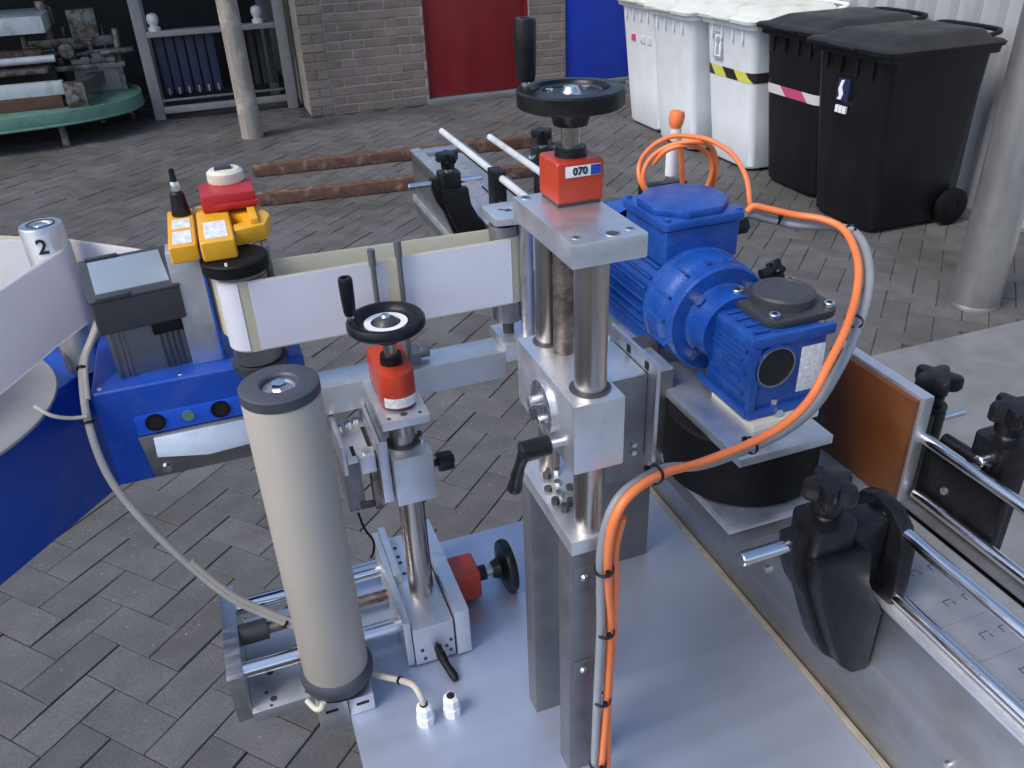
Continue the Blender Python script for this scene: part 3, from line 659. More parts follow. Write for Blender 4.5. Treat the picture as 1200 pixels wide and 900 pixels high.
guide_bracket(0.605, 1.52, 1, False)
# holder plates on the rails
h = MB().box(0.5735, 0.585, 0.392, 0.482, 1.1265, 1.196).build('rail_holder', 'black_plastic', cv, 0.004)
MB().lathe([(0, 0), (.0042, 0), (.0035, .0022), (0, .0026)], (0.5735, 0.449, 1.158), (-1, 0, 0), 12).build('screw', 'zinc', h)
MB().box(0.572, 0.60, 0.41, 0.46, 1.06, 1.125).build('holder_foot', 'black_plastic', h, 0.004)
MB().cyl((0.588, 0.475, 1.196), (0.588, 0.42, 1.198), 0.006, n=14).build('holder_spine', 'black_plastic', h)
h2 = MB().box(0.472, 0.496, 1.425, 1.465, 1.135, 1.214).build('rail_holder', 'black_plastic', cv, 0.003)
rh = [(.425, 1.135), (.380, 1.127), (.372, 1.13), (.370, 1.15), (.372, 1.185), (.379, 1.206), (.392, 1.216), (.412, 1.219), (.428, 1.212), (.434, 1.19), (.432, 1.15)]
MB().box(0.408, 0.4470, 0.388, 0.414, 1.150, 1.2120).build('bracket_link', 'black_plastic', cv, 0.004)
MB().prism(rh, (0.4485, 0, 0), (0, 1, 0), (0, 0, 1), (.0145, 0, 0)).build('rail_holder', 'black_plastic', cv, 0.003)

# pressure board opposite the drum
pb = thing('pressure_board', 'brown faced board in a silver frame standing over the conveyor', 'board', (0.56, 0.54, 1.125))
MB().box(0.547, 0.553, 0.481, 0.597, 1.128, 1.243).build('face_pad', 'board_brown', pb, 0.001)
MB().box(0.5532, 0.566, 0.478, 0.600, 1.125, 1.246).build('back_plate', 'aluminium_light', pb, 0.0012)
m = MB().box(0.5662, 0.60, 0.50, 0.535, 1.07, 1.205).build('clamp_body', 'black_plastic', pb, 0.004)
MB().cyl((0.61, 0.518, 1.14), (0.61, 0.518, 1.205), 0.015, n=20).build('clamp_head', 'black_plastic', m)
k = MB().cyl((0.61, 0.518, 1.205), (0.61, 0.518, 1.228), 0.010, 0.012, n=18); star(k, (0.61, 0.518, 1.224), 0.023, 0.015, rot=0.8); k.build('star_knob', 'black_plastic', m)
MB().cyl((0.60, 0.512, 1.19), (0.648, 0.512, 1.19), 0.0045, n=16, ch=.0008).build('cross_rod', 'zinc', m)

# ------------------------------------------------------------------ handwheel / counter kit
def handwheel(parent, c, axis=(0, 0, 1), r=0.0335, ring=True, grip_dir=None, grip_len=0.037, grip_r=0.0062, hub_h=0.0):
    o = Vector(c)
    prof = [(0, -.0065), (.0215, -.0065), (.0245, -.0045), (.0262, -.0012), (.0285, 0), (.0318, -.0006), (.0335, -.0032), (.0335, -.0078), (.0318, -.0102), (.027, -.0108), (.020, -.0125), (.0135, -.0150), (.0115, -.019), (.0105, -.0225), (0, -.0225)]
    if not ring:
        prof = [(0, -.0030), (.0225, -.0030), (.0232, -.0010), (.0245, 0), (.0322, -.0004), (.0335, -.0016), (.0335, -.0098), (.0322, -.0112), (.024, -.0115), (.016, -.0130), (.0125, -.0165), (.0110, -.0225), (0, -.0225)]
    prof = [(a*r/.0335, b) for a, b in prof]
    w = MB().lathe(prof, o, axis, 56).build('handwheel', 'black_plastic', parent)
    a = Vector(axis).normalized()
    if ring:
        MB().ring(o-a*0.0064, o-a*0.0050, .0185, .0128, 40).build('scale_ring', 'white_print', w)
        MB().lathe([(0, 0.0005), (.004, 0), (.0085, -.0025), (.0112, -.0064), (0, -.0064)], o, axis, 28).build('hub_cap', 'charcoal', w)
        MB().lathe([(0, .0022), (.003, .0018), (.0042, 0), (0, 0)], o, axis, 16).build('screw', 'zinc', w)
    else:
        MB().lathe([(.0195, -.0031), (.0192, -.0016), (.0184, -.0016), (.018, -.0031)], o, axis, 40, True).build('raised_ring', 'charcoal', w)
        MB().lathe([(0, .0006), (.0045, .0003), (.0065, -.0031), (0, -.0031)], o, axis, 28).build('hub_cap', 'zinc', w)
        u = Vector((1, 0, 0))
        for t in (0.4, 2.5, 4.6):
            p = o - a*0.0031 + Vector((math.cos(t), math.sin(t), 0))*0.0135
            MB().cyl(p, p+a*0.0014, 0.0026, n=14).build('rivet', 'zinc', w)
    if grip_dir is not None:
        d = Vector(grip_dir).normalized(); p = o + d*(r*0.88)
        MB().cyl(p-a*0.003, p+a*0.005, 0.0032, n=12).build('grip_pin', 'zinc', w)
        gr = grip_r; L_ = grip_len
        MB().lathe([(0, .002), (gr*.8, .002), (gr*.95, .006), (gr*1.05, L_*.5), (gr*1.1, L_*.93), (gr*.95, L_), (gr*.55, L_), (gr*.5, L_-.002), (0, L_-.002)], p, axis, 24).build('grip', 'black_plastic', w)
    return w

# ------------------------------------------------------------------ main column: height adjustment by the motor
tw = thing('adjusting_column', 'tall twin post adjusting column with big black handwheel and orange counter', 'column', (0.20, 0.46, TZ))
X0 = 0.181
fp = MB().box(X0+.004, X0+.034, 0.426, 0.446, TZ, 1.243).build('post', 'aluminium_dull_shaded', tw, 0.0008)
MB().box(X0, X0+.030, 0.494, 0.513, TZ, 1.243).build('post', 'aluminium_dull_shaded', tw, 0.0008)
for z in (1.205, 1.105):
    q = MB().box(X0+.008, X0+.024, 0.4245, 0.426, z-.010, z+.012).build('fixing_plate', 'aluminium_dull_shaded', fp, 0.0006)
    MB().lathe([(0, .0022), (.002, .002), (.0032, 0), (0, 0)], (X0+.016, 0.4245, z+.002), (0, -1, 0), 12).build('screw', 'zinc', q)
plt = MB().box(X0, X0+.036, 0.412, 0.516, 1.2432, 1.2555).build('post_plate', 'aluminium_light', tw, 0.0010)
random.seed(3)
for (x, y) in ((.008, .475), (.014, .466), (.007, .458), (.018, .480), (.024, .470), (.010, .447), (.017, .452), (.013, .490), (.022, .492)):
    MB().cyl((X0+x, y, 1.2555), (X0+x, y, 1.2555+random.uniform(.002, .006)), 0.0032, n=6).build('socket_screw', 'charcoal' if random.random() < .6 else 'zinc', plt)
MB().cyl((0.2003, 0.4265, 1.2555), (0.2003, 0.4265, 1.460), 0.0108, n=40).build('guide_column', 'column_steel', tw)
MB().cyl((0.2000, 0.4990, 1.2555), (0.2000, 0.4990, 1.460), 0.0082, n=32).build('guide_column', 'column_steel', tw)
MB().cyl((0.2045, 0.4800, 1.30), (0.2045, 0.4800, 1.460), 0.0072, n=28).build('lead_screw', 'screw_steel', tw)
sb = MB().box(X0, X0+.036, 0.408, 0.512, 1.317, 1.370).build('slide_block', 'aluminium_light', tw, 0.0014)
MB().ring((0.2003, 0.4265, 1.3695), (0.2003, 0.4265, 1.3708), .0138, .0105, 36).build('bush', 'charcoal', sb)
MB().ring((0.2000, 0.4990, 1.3695), (0.2000, 0.4990, 1.3708), .0108, .0080, 32).build('bush', 'charcoal', sb)
MB().box(X0+.0363, 0.2570, 0.452, 0.508, 1.281, 1.3525).build('carrier_block', 'aluminium_dull_shaded', tw, 0.001)
MB().box(X0+.0370, 0.2562, 0.453, 0.507, 1.3527, 1.3545).build('carrier_lit_top', 'aluminium_light', tw, 0.0006)  # pale sheet paints the lit upper face of the carrier block
cpl = MB().box(0.2573, 0.2605, 0.440, 0.514, 1.285, 1.3660).build('carrier_plate', 'aluminium', tw, 0.0006)
for y in (0.452, 0.480): MB().box(0.2568, 0.2573, y, y+.005, 1.3565, 1.3625).build('slot', 'dark_hole', cpl)
for z in (1.290, 1.297): MB().lathe([(0, 0), (.0026, 0), (.0022, .0025), (0, .0028)], (0.2480, 0.452, z), (0, -1, 0), 10).build('bolt', 'zinc', cpl)

sd_ = MB().lathe([(0, 0), (.0195, 0), (.0195, .0035), (.0165, .0045), (.015, .0038), (0, .0038)], (X0, 0.4575, 1.3425), (-1, 0, 0), 40).build('scale_disc', 'zinc', tw)
MB().cyl((X0-.0038, 0.464, 1.345), (X0-.010, 0.464, 1.345), 0.004, n=14).build('screw', 'zinc', sd_)
MB().cyl((X0-.0038, 0.452, 1.337), (X0-.008, 0.452, 1.337), 0.003, n=14).build('screw', 'chrome', sd_)
MB().cyl((X0-.0036, 0.470, 1.331), (X0-.006, 0.470, 1.331), 0.005, n=6).build('screw', 'charcoal', sd_)
cl = MB().cyl((X0+.001, 0.428, 1.332), (X0-.014, 0.428, 1.332), 0.003, n=14).build('clamp_lever', 'zinc', tw)
hub = MB().cyl((X0-.009, 0.428, 1.332), (X0-.030, 0.4285, 1.332), 0.0070, 0.0062, n=20, ch=.001).build('lever_hub', 'black_plastic', cl)
MB().tube(catmull([(X0-.026, 0.4285, 1.331), (X0-.027, 0.434, 1.320), (X0-.0275, 0.442, 1.304), (X0-.028, 0.447, 1.290), (X0-.028, 0.449, 1.286)], 4), [.0045]*4+[.0040]*4+[.0046]*4+[.0055]*4+[.004], 12).build('lever_arm', 'black_plastic', cl)
tp = MB().box(X0+.001, X0+.050, 0.414, 0.513, 1.460, 1.4755).build('top_plate', 'aluminium_light', tw, 0.0012)
for (x, y, r) in ((.008, .424, .0020), (.030, .421, .0040), (.043, .424, .0022), (.008, .506, .0028), (.030, .507, .002)):
    MB().ring((X0+x, y, 1.4754), (X0+x, y, 1.4759), r+.0008, r*.98, 20).build('hole_rim', 'aluminium', tp)
    MB().cyl((X0+x, y, 1.4750), (X0+x, y, 1.47575), r, n=18).build('screw_hole', 'charcoal', tp)
cb = MB().box(0.1985, 0.2312, 0.4755, 0.5065, 1.4775, 1.5045).build('position_counter', 'counter_orange', tw, 0.0028, 3)
MB().box(0.2000, 0.2297, 0.4770, 0.5050, 1.4752, 1.478).build('seal', 'charcoal', cb)
lb = MB().box(0.2045, 0.2285, 0.4749, 0.4756, 1.4945, 1.5015).build('counter_window', 'white_print', cb, 0.0002)
MB().box(0.2215, 0.2283, 0.4747, 0.4750, 1.4948, 1.5012).build('print_field', 'ink_blue', lb)
lettering('counter_digits', '070', 0.0068, (0.2142, 0.4746, 1.4980), (1, 0, 0), (0, 0, 1), 'ink', lb, bold=0.00015)
MB().cyl((0.2145, 0.4905, 1.5045), (0.2145, 0.4905, 1.5105), 0.0105, 0.0098, n=28).build('collar', 'black_plastic', cb)
MB().cyl((0.2145, 0.4905, 1.5105), (0.2145, 0.4905, 1.526), 0.0062, n=24).build('shaft', 'column_steel', cb)
handwheel(tw, (0.2145, 0.4905, 1.5462), ring=False, grip_dir=(-0.62, 0.60, 0), grip_len=0.0385, grip_r=0.0064)

# ------------------------------------------------------------------ motor mount with black wrap drum
mm = thing('drum_mount', 'grey bracket with two plates holding a wide black drum under the motor', 'bracket', (0.36, 0.6, TZ))
MB().box(0.292, 0.381, 0.651, 0.664, TZ, 1.262).build('support_post', 'aluminium_dull_shaded', mm, 0.001)
blk = MB().box(0.292, 0.3725, 0.605, 0.6508, 1.135, 1.252).build('carriage_block', 'aluminium_dull_shaded', mm, 0.001)
MB().box(0.293, 0.3715, 0.606, 0.6506, 1.2522, 1.2545).build('block_lit_top', 'aluminium_light', blk)  # block's own top, brightened by a lighter metal skin in place of light
for z in (1.15, 1.165): MB().lathe([(0, 0), (.0032, 0), (.0028, .003), (0, .003)], (0.350, 0.605, z), (0, -1, 0), 8).build('bolt', 'zinc', blk)
sl = MB().box(0.3727, 0.3788, 0.6645, 0.80, 1.222, 1.246).build('slotted_plate', 'aluminium_light', mm, 0.0006)
for y in (0.675, 0.705, 0.735): MB().box(0.3720, 0.3727, y, y+.008, 1.229, 1.240).build('slot', 'dark_hole', sl)
MB().box(0.365, 0.4595, 0.479, 0.6508, 1.2232, 1.2318).build('upper_plate', 'aluminium_light', mm, 0.0008)
MB().box(0.365, 0.4560, 0.482, 0.6508, 1.1472, 1.1556).build('lower_plate', 'aluminium_light', mm, 0.0008)
MB().box(0.368, 0.447, 0.486, 0.6508, 1.128, 1.1470).build('lower_spacer', 'aluminium_dull_shaded', mm, 0.001)
MB().lathe([(0, 0), (.071, 0), (.0735, .002), (.0735, .064), (.071, .066), (0, .066)], (0.4275, 0.5645, 1.1565), (0, 0, 1), 96).build('drum', 'black_rubber', mm)

# ------------------------------------------------------------------ geared motor
gm = thing('geared_motor', 'glossy blue electric gear motor with terminal box above the black drum', 'motor', (0.43, 0.6, 1.2318))
MB().box(0.398, 0.466, 0.509, 0.578, 1.2318, 1.2392).build('base_pad', 'ivory', gm, 0.0008)
AX, AZ = 0.4215, 1.2925
gb = MB(); gb.box(0.399, 0.474, 0.520, 0.594, 1.2394, 1.3165)
g = gb.build('gearbox', 'motor_blue', gm, 0.009, 4)
MB().box(0.396, 0.4765, 0.5165, 0.5225, 1.3105, 1.3205).build('top_rib', 'motor_blue', g, 0.0018)
MB().box(0.396, 0.4765, 0.5165, 0.5260, 1.2394, 1.2490).build('foot_flange', 'motor_blue', g, 0.0018)
MB().box(0.395, 0.402, 0.5165, 0.5225, 1.249, 1.3105).build('corner_rib', 'motor_blue', g, 0.0015)
MB().box(0.3945, 0.3995, 0.520, 0.600, 1.2394, 1.2480).build('foot_flange', 'motor_blue', g, 0.0015)
for k in range(5):
    z = 1.2565 + k*0.0108; MB().box(0.3970, 0.3995, 0.532+0.006*(k % 2), 0.588-0.010*(k % 3), z, z+0.0035).build('cooling_rib', 'motor_blue', g, 0.0012)
for k in range(4):
    y = 0.532 + k*0.014; MB().box(0.405, 0.4205, y, y+0.0045, 1.3165, 1.3185).build('cooling_rib', 'motor_blue', g, 0.0012)
MB().ring((AX-.003, 0.5215, AZ-.003), (AX-.003, 0.5165, AZ-.003), 0.0215, 0.0188, 40).build('bearing_seat', 'motor_blue', g, 0.0008)
MB().ring((AX-.003, 0.5185, AZ-.003), (AX-.003, 0.5160, AZ-.003), 0.0189, 0.0182, 40).build('bearing_edge', 'zinc', g)
MB().cyl((AX-.003, 0.5195, AZ-.003), (AX-.003, 0.5175, AZ-.003), 0.0181, n=36).build('bearing_bore', 'dark_hole', g)
npl = MB().box(0.4455, 0.4700, 0.5190, 0.5198, 1.2570, 1.3020).build('nameplate', 'label_print', g, 0.0002)
for x in (0.425, 0.4655):
    MB().cyl((x, 0.5165, 1.2440), (x, 0.5115, 1.2440), 0.0042, n=6).build('bolt', 'zinc', g)
    MB().cyl((x, 0.522, 1.2490), (x, 0.522, 1.2545), 0.0045, n=6).build('bolt', 'zinc', g)
cf = MB().prism([(a+0.4570, b+0.5690) for a, b in rrect(.0375, .0375, .016, 5)], (0, 0, 1.3166), (1, 0, 0), (0, 1, 0), (0, 0, .0075)).build('output_cover', 'charcoal', gm, 0.0015)
MB().lathe([(.0285, 0), (.0285, .0085), (.0265, .0105), (.0225, .0110), (.0215, .0102), (0, .0102)], (0.4570, 0.5690, 1.3240), (0, 0, 1), 44).build('cover_cap', 'charcoal', cf)
for sx_, sy_ in ((-1, -1), (1, -1), (1, 1), (-1, 1)):
    MB().cyl((0.457+sx_*.0285, 0.569+sy_*.0285, 1.3241), (0.457+sx_*.0285, 0.569+sy_*.0285, 1.3285), .0052, n=12, ch=.0006).build('socket_screw', 'zinc', cf)
    MB().cyl((0.457+sx_*.0285, 0.569+sy_*.0285, 1.3280), (0.457+sx_*.0285, 0.569+sy_*.0285, 1.3288), .0025, n=6).build('socket', 'dark_hole', cf)
MB().lathe([(0, -.01), (.034, -.01), (.0342, .0), (.0345, .0145), (.0375, .0165), (0, .0165)], (AX, 0.594, AZ), (0, 1, 0), 44).build('neck', 'motor_blue', gm)
fl = MB().lathe([(0, 0), (.0515, 0), (.0535, .002), (.0535, .010), (.051, .0125), (0, .0125)], (AX, 0.6105, AZ), (0, 1, 0), 56).build('flange', 'motor_blue', gm)
for sx_ in (-1, 1):
    for sz_ in (-1, 1):
        MB().cyl((AX+sx_*.029, 0.6105, AZ+sz_*.029), (AX+sx_*.029, 0.6035, AZ+sz_*.029), .0054, n=6).build('bolt', 'zinc', fl)
MB().lathe([(0, 0), (.0490, 0), (.0500, .0012), (.0500, .006), (.0525, .010), (.0545, .017), (.0550, .030), (.0568, .0315), (.0568, .0365), (.0545, .038), (0, .038)], (AX, 0.623, AZ), (0, 1, 0), 64).build('end_bell', 'motor_blue', gm)
for t in (0.35, 0.80, 1.25, 1.70, 2.15, 2.65, 3.1, 3.6):
    d_ = Vector((math.cos(t), 0, math.sin(t))); q_ = Vector((-math.sin(t), 0, math.cos(t)))
    MB().prism([(.047, -.0014), (.0555, -.0010), (.0555, .0010), (.047, .0014)], Vector((AX, 0.626, AZ)), d_, q_, (0, .028, 0)).build('casting_rib', 'motor_blue', gm, 0.0006, 1)
st = MB().lathe([(.0475, 0), (.0475, .13)], (AX, 0.660, AZ), (0, 1, 0), 48).build('stator', 'motor_blue', gm)
for k in range(30):
    t = 2*math.pi*k/30 + 0.05
    if 0.30*math.pi < t < 0.70*math.pi: continue
    d = Vector((math.cos(t), 0, math.sin(t))); q = Vector((-math.sin(t), 0, math.cos(t)))
    f = MB(); o_ = Vector((AX, 0.664, AZ))
    f.prism([(.046, -.0011), (.0565, -.0009), (.0565, .0009), (.046, .0011)], o_, d, q, (0, .124, 0)).build('cooling_fin', 'motor_blue', st, 0.0005, 1)
MB().lathe([(.058, 0), (.0585, .03), (.054, .046), (0, .050)], (AX, 0.786, AZ), (0, 1, 0), 48).build('fan_cowl', 'motor_blue', gm)
MB().box(AX-.045, AX-.030, 0.665, 0.79, AZ-.0607, AZ-.035).build('motor_foot', 'motor_blue', gm, 0.003)
jb = MB().box(0.3855, 0.4680, 0.659, 0.742, 1.3315, 1.3700)
j = jb.build('terminal_box', 'motor_blue', gm, 0.005, 3)
MB().box(0.3925, 0.4610, 0.666, 0.735, 1.318, 1.334).build('terminal_neck', 'motor_blue', j, 0.003)
MB().prism([(a+0.4268, b+0.7005) for a, b in rrect(.0455, .0455, .008, 4)], (0, 0, 1.3702), (1, 0, 0), (0, 1, 0), (0, 0, .0085)).build('lid_flange', 'motor_blue', j, 0.0018)
oc = []
for k in range(8):
    t = math.radians(22.5+45*k); oc.append((0.4268+.0455*math.cos(t), 0.7005+.0455*math.sin(t)))
MB().prism(oc, (0, 0, 1.3787), (1, 0, 0), (0, 1, 0), (0, 0, .0075)).build('lid', 'motor_blue', j, 0.0022)
for sx_ in (-1, 1):
    for sy_ in (-1, 1): MB().cyl((0.4268+sx_*.0395, 0.7005+sy_*.0395, 1.3787), (0.4268+sx_*.0395, 0.7005+sy_*.0395, 1.3815), .0032, n=10).build('lid_screw', 'motor_blue', j)
MB().cyl((0.467, 0.685, 1.352), (0.492, 0.684, 1.352), 0.0085, n=6).build('cable_gland', 'black_plastic', j, 0.0008)
kn = MB().cyl((0.50, 0.66, 1.305), (0.515, 0.66, 1.308), 0.006, n=14); star(kn, (0.512, 0.66, 1.307), 0.012, 0.010, (1, 0, .2)); kn.build('clamp_knob', 'black_plastic', gm)
kn = MB().cyl((AX-.03, 0.84, 1.31), (AX-.03, 0.84, 1.375), 0.004, n=12); star(kn, (AX-.03, 0.84, 1.37), 0.016, 0.012); kn.build('clamp_knob', 'black_plastic', gm)

# ------------------------------------------------------------------ cross slide with the small adjusting column
cs = thing('cross_slide', 'aluminium cross slide with small handwheel column left of the tall column', 'slide', (0.05, 0.67, 0.95))
MB().box(-0.0885, -0.0735, 0.612, 0.745, 0.953, 1.0125).build('end_plate', 'aluminium', cs, 0.0008)
bp_ = MB().box(-0.0733, 0.0158, 0.606, 0.668, 0.952, 0.966).build('base_plate', 'aluminium_light', cs, 0.001)
MB().box(-0.0733, 0.0158, 0.684, 0.742, 0.952, 0.962).build('base_plate', 'aluminium_light', cs, 0.001)
for (x, y, r) in ((-.052, .617, .0035), (-.058, .627, .0018), (-.055, .6095, .0016), (-.052, .652, .0035), (-.058, .658, .0016), (-.022, .654, .0018), (-.020, .613, .0018)):
    MB().cyl((x, y, 0.9655), (x, y, 0.9664), r, n=16).build('screw_hole', 'charcoal', bp_)
for y in (0.632, 0.722): MB().cyl((-0.0735, y, 1.000), (0.082, y, 1.000), 0.0085, n=30).build('slide_rail', 'chrome', cs)
MB().cyl((-0.0735, 0.680, 1.000), (0.083, 0.680, 1.000), 0.0060, n=22).build('lead_screw', 'screw_steel', cs)
MB().cyl((-0.0735, 0.680, 1.000), (-0.045, 0.680, 1.000), 0.011, n=22).build('bearing', 'charcoal', cs)
ca_ = MB().box(0.0895, 0.1310, 0.590, 0.735, 0.9815, 1.0300).build('carriage', 'aluminium_light', cs, 0.001)
MB().box(0.0815, 0.0885, 0.592, 0.738, 0.9815, 1.0400).build('side_plate', 'aluminium_light', cs, 0.0008)
MB().box(0.0890, 0.0965, 0.660, 0.742, 1.0302, 1.0420).build('top_strip', 'aluminium_light', cs, 0.0008)
MB().box(0.1325, 0.1475, 0.588, 0.738, 0.9815, 1.0400).build('side_plate', 'aluminium_light', cs, 0.0010)
for (x, z) in ((.097, 1.000), (.112, 1.004), (.127, 1.004), (.099, .988), (.126, .990), (.122, .997)):
    MB().cyl((x, 0.5905, z), (x, 0.5892, z), .0018, n=12).build('screw_hole', 'charcoal', ca_)
for y in (.672, .690, .70, .715): MB().cyl((.1015, y, 1.0296), (.1015, y, 1.0304), .0022, n=12).build('screw_hole', 'charcoal', ca_)
lv = MB().cyl((0.113, 0.592, 0.998), (0.113, 0.578, 0.997), .0042, n=14).build('clamp_lever', 'black_plastic', cs)
MB().tube([(0.113, 0.582, 0.998), (0.116, 0.572, 0.990), (0.120, 0.562, 0.984), (0.121, 0.558, 0.982)], [.005, .004, .0045, .0035], 12).build('lever_arm', 'black_plastic', lv)
# vertical column
CX, CY = 0.1115, 0.640
MB().cyl((CX, CY, 1.030), (CX, CY, 1.258), 0.0118, n=36).build('guide_column', 'column_steel', cs)
MB().box(CX+.0085, CX+.0145, CY+.004, CY+.016, 1.0302, 1.165).build('key_bar', 'charcoal', cs, 0.0006)
sb2 = MB().box(0.0955, 0.1325, 0.612, 0.676, 1.166, 1.2175).build('slide_block', 'aluminium', cs, 0.0010)
MB().ring((CX, CY, 1.2170), (CX, CY, 1.2186), .0152, .0116, 32).build('bush', 'charcoal', sb2)
MB().cyl((.128, .632, 1.2175), (.128, .632, 1.2215), .0028, n=10).build('screw', 'zinc', sb2)
MB().cyl((.129, .645, 1.2175), (.129, .645, 1.2205), .0022, n=10).build('screw', 'charcoal', sb2)
kn = MB().cyl((0.1325, 0.643, 1.183), (0.146, 0.643, 1.183), 0.0035, n=14); star(kn, (0.143, 0.643, 1.183), 0.0105, 0.015, (1, 0, 0), 3); kn.build('clamp_knob', 'black_plastic', sb2)
cp = MB().box(0.0905, 0.1335, 0.612, 0.706, 1.2500, 1.2585).build('counter_plate', 'aluminium_light', cs, 0.0010)
for (x, y, r) in ((.098, .6175, .0018), (.126, .6180, .0018), (.112, .6205, .0034)):
    MB().cyl((x, y, 1.2580), (x, y, 1.2588), r, n=14).build('screw_hole', 'charcoal', cp)
poly = [(.0965, .690), (.0965, .640)]
for k in range(13):
    t = math.pi + math.pi*k/12; poly.append((.1125+.0160*math.cos(t), .640+.0150*math.sin(t)))
poly += [(.1285, .690)]
c2 = MB().prism(poly, (0, 0, 1.2605), (1, 0, 0), (0, 1, 0), (0, 0, .034)).build('position_counter', 'counter_orange', cs, 0.0022, 2)
MB().prism([(.1125+(a-.1125)*.97, .66+(b-.66)*.97) for a, b in poly], (0, 0, 1.2586), (1, 0, 0), (0, 1, 0), (0, 0, .002)).build('seal', 'charcoal', c2)
lab = []
for k in range(9):
    t = math.pi*1.18 + math.pi*.64*k/8; lab.append((.1125+.0166*math.cos(t), .640+.0156*math.sin(t)))
MB().strip(lab, 1.2625, 1.2715, 0.0007).build('counter_window', 'label_print', c2)
MB().cyl((.1125, .653, 1.2945), (.1125, .653, 1.303), .0105, .0095, n=26).build('collar', 'black_plastic', c2)
MB().cyl((.1125, .653, 1.302), (.1125, .653, 1.326), .0060, n=22).build('shaft', 'column_steel', c2)
WC = (0.1095, 0.640, 1.3455)
handwheel(cs, WC, ring=True, grip_dir=(-0.93, 0.36, 0), grip_len=0.036, grip_r=0.0056)
# side handwheel on the cross slide spindle
hc = Vector((0.158, 0.668, 1.004))
c3 = MB().box(0.1500, 0.1800, 0.650, 0.688, 0.986, 1.022).build('position_counter', 'counter_orange', cs, 0.004, 3)
tag(c3, 'orange counter lying on its side')
MB().box(0.1477, 0.1505, 0.652, 0.686, 0.988, 1.020).build('seal', 'charcoal', c3)
MB().cyl((0.180, 0.669, 1.004), (0.190, 0.669, 1.004), .0085, n=20).build('collar', 'black_plastic', c3)
MB().cyl((0.190, 0.669, 1.004), (0.200, 0.669, 1.004), .0055, n=20).build('shaft', 'column_steel', c3)
handwheel(cs, (0.2205, 0.669, 1.004), (1, 0, 0), r=0.0300, ring=True)
# slotted clamp bracket carrying the sensor arm
sbk = MB().box(0.0590, 0.0848, 0.640, 0.704, 1.205, 1.2145).build('slotted_bracket', 'aluminium_light', cs, 0.0010)
MB().box(0.0850, 0.0945, 0.622, 0.716, 1.166, 1.2330).build('bracket_wall', 'aluminium', sbk, 0.0010)
MB().box(0.0882, 0.0892, 0.624, 0.714, 1.2331, 1.2336).build('seam', 'charcoal', sbk)
MB().box(0.0540, 0.0585, 0.636, 0.705, 1.196, 1.228).build('bracket_wall', 'aluminium', sbk, 0.0010)
for (x, y) in ((.0600, .690), (.0700, .694), (.078, .697)): MB().cyl((x, y, 1.214), (x, y, 1.2175), .0035, n=12).build('screw', 'zinc', sbk)
MB().box(0.0800, 0.0842, 0.648, 0.684, 1.2135, 1.2146).build('slot', 'dark_hole', sbk)
MB().box(0.0640, 0.0676, 0.640, 0.655, 1.2135, 1.2146).build('slot', 'dark_hole', sbk)
MB().box(0.0690, 0.0835, 0.630, 0.645, 1.198, 1.2165).build('clamp_block', 'aluminium_light', sbk, 0.001)
MB().cyl((.0762, .6372, 1.2165), (.0762, .6372, 1.2200), .0034, n=12).build('screw', 'zinc', sbk)
MB().box(0.0780, 0.0855, 0.636, 0.650, 1.150, 1.198).build('hanger', 'screw_steel', sbk, 0.001)
MB().box(0.0650, 0.0780, 0.639, 0.644, 1.152, 1.158).build('pin', 'charcoal', sbk, 0.001)
MB().box(0.0545, 0.0700, 0.642, 0.696, 1.150, 1.206).build('lower_wall', 'aluminium_dull_shaded', sbk, 0.001)
MB().tube(catmull([(.061, .639, 1.150), (.064, .632, 1.135), (.070, .630, 1.120), (.069, .632, 1.105), (.066, .636, 1.095)], 5), .0012, 8).build('thin_wire', 'black_rubber', sbk)

# ------------------------------------------------------------------ white roller
RX, RY = 0.0125, 0.585
wr = thing('pressure_roller', 'tall cream white roller with dark rubber ends standing at the table corner', 'roller', (RX, RY, 0.96))
MB().lathe([(.0298, 1.020), (.0305, 1.022), (.0305, 1.322), (.0298, 1.3235)], (RX, RY, 0), (0, 0, 1), 64).build('sleeve', 'roller_white', wr)
MB().lathe([(.0140, 1.3215), (.0140, 1.3315), (.0155, 1.3330), (.0290, 1.3330), (.0308, 1.3318), (.0308, 1.3236), (.0290, 1.322)], (RX, RY, 0), (0, 0, 1), 64).build('top_cap', 'grey_rubber', wr)
bg = MB().lathe([(0, 1.3260), (.0142, 1.3260), (.0142, 1.3285), (.0118, 1.3290), (.0112, 1.3275), (.0092, 1.3275), (.0086, 1.3292), (0, 1.3292)], (RX, RY, 0), (0, 0, 1), 40).build('bearing', 'aluminium', wr)
MB().cyl((RX, RY, 1.329), (RX, RY, 1.3335), .0065, .0060, n=6).build('axle_nut', 'chrome', bg)
MB().lathe([(0, 1.0075), (.0300, 1.0075), (.0335, 1.010), (.0345, 1.016), (.0345, 1.0215), (.0325, 1.0245), (.0305, 1.0250)], (RX, RY, 0), (0, 0, 1), 64).build('bottom_ring', 'grey_rubber', wr)
MB().lathe([(0, 1.002), (.0275, 1.002), (.0310, 1.005), (.0310, 1.0085), (0, 1.0085)], (RX, RY, 0), (0, 0, 1), 48).build('drive_ring', 'black_rubber', wr)
MB().box(-0.013, 0.0155, 0.560, 0.600, 0.965, 1.0018).build('foot_block', 'aluminium_light', wr, 0.0010)
fb = MB().box(0.0162, 0.0400, 0.556, 0.600, 0.9802, 1.0018).build('foot_block', 'aluminium_light', wr, 0.0010)
for (x, z) in ((.000, .990), (.029, .993)): MB().box(x-.006, x+.006, 0.5598 if x < .01 else 0.5558, 0.5603 if x < .01 else 0.5563, z-.0018, z+.0018).build('slot', 'dark_hole', fb)
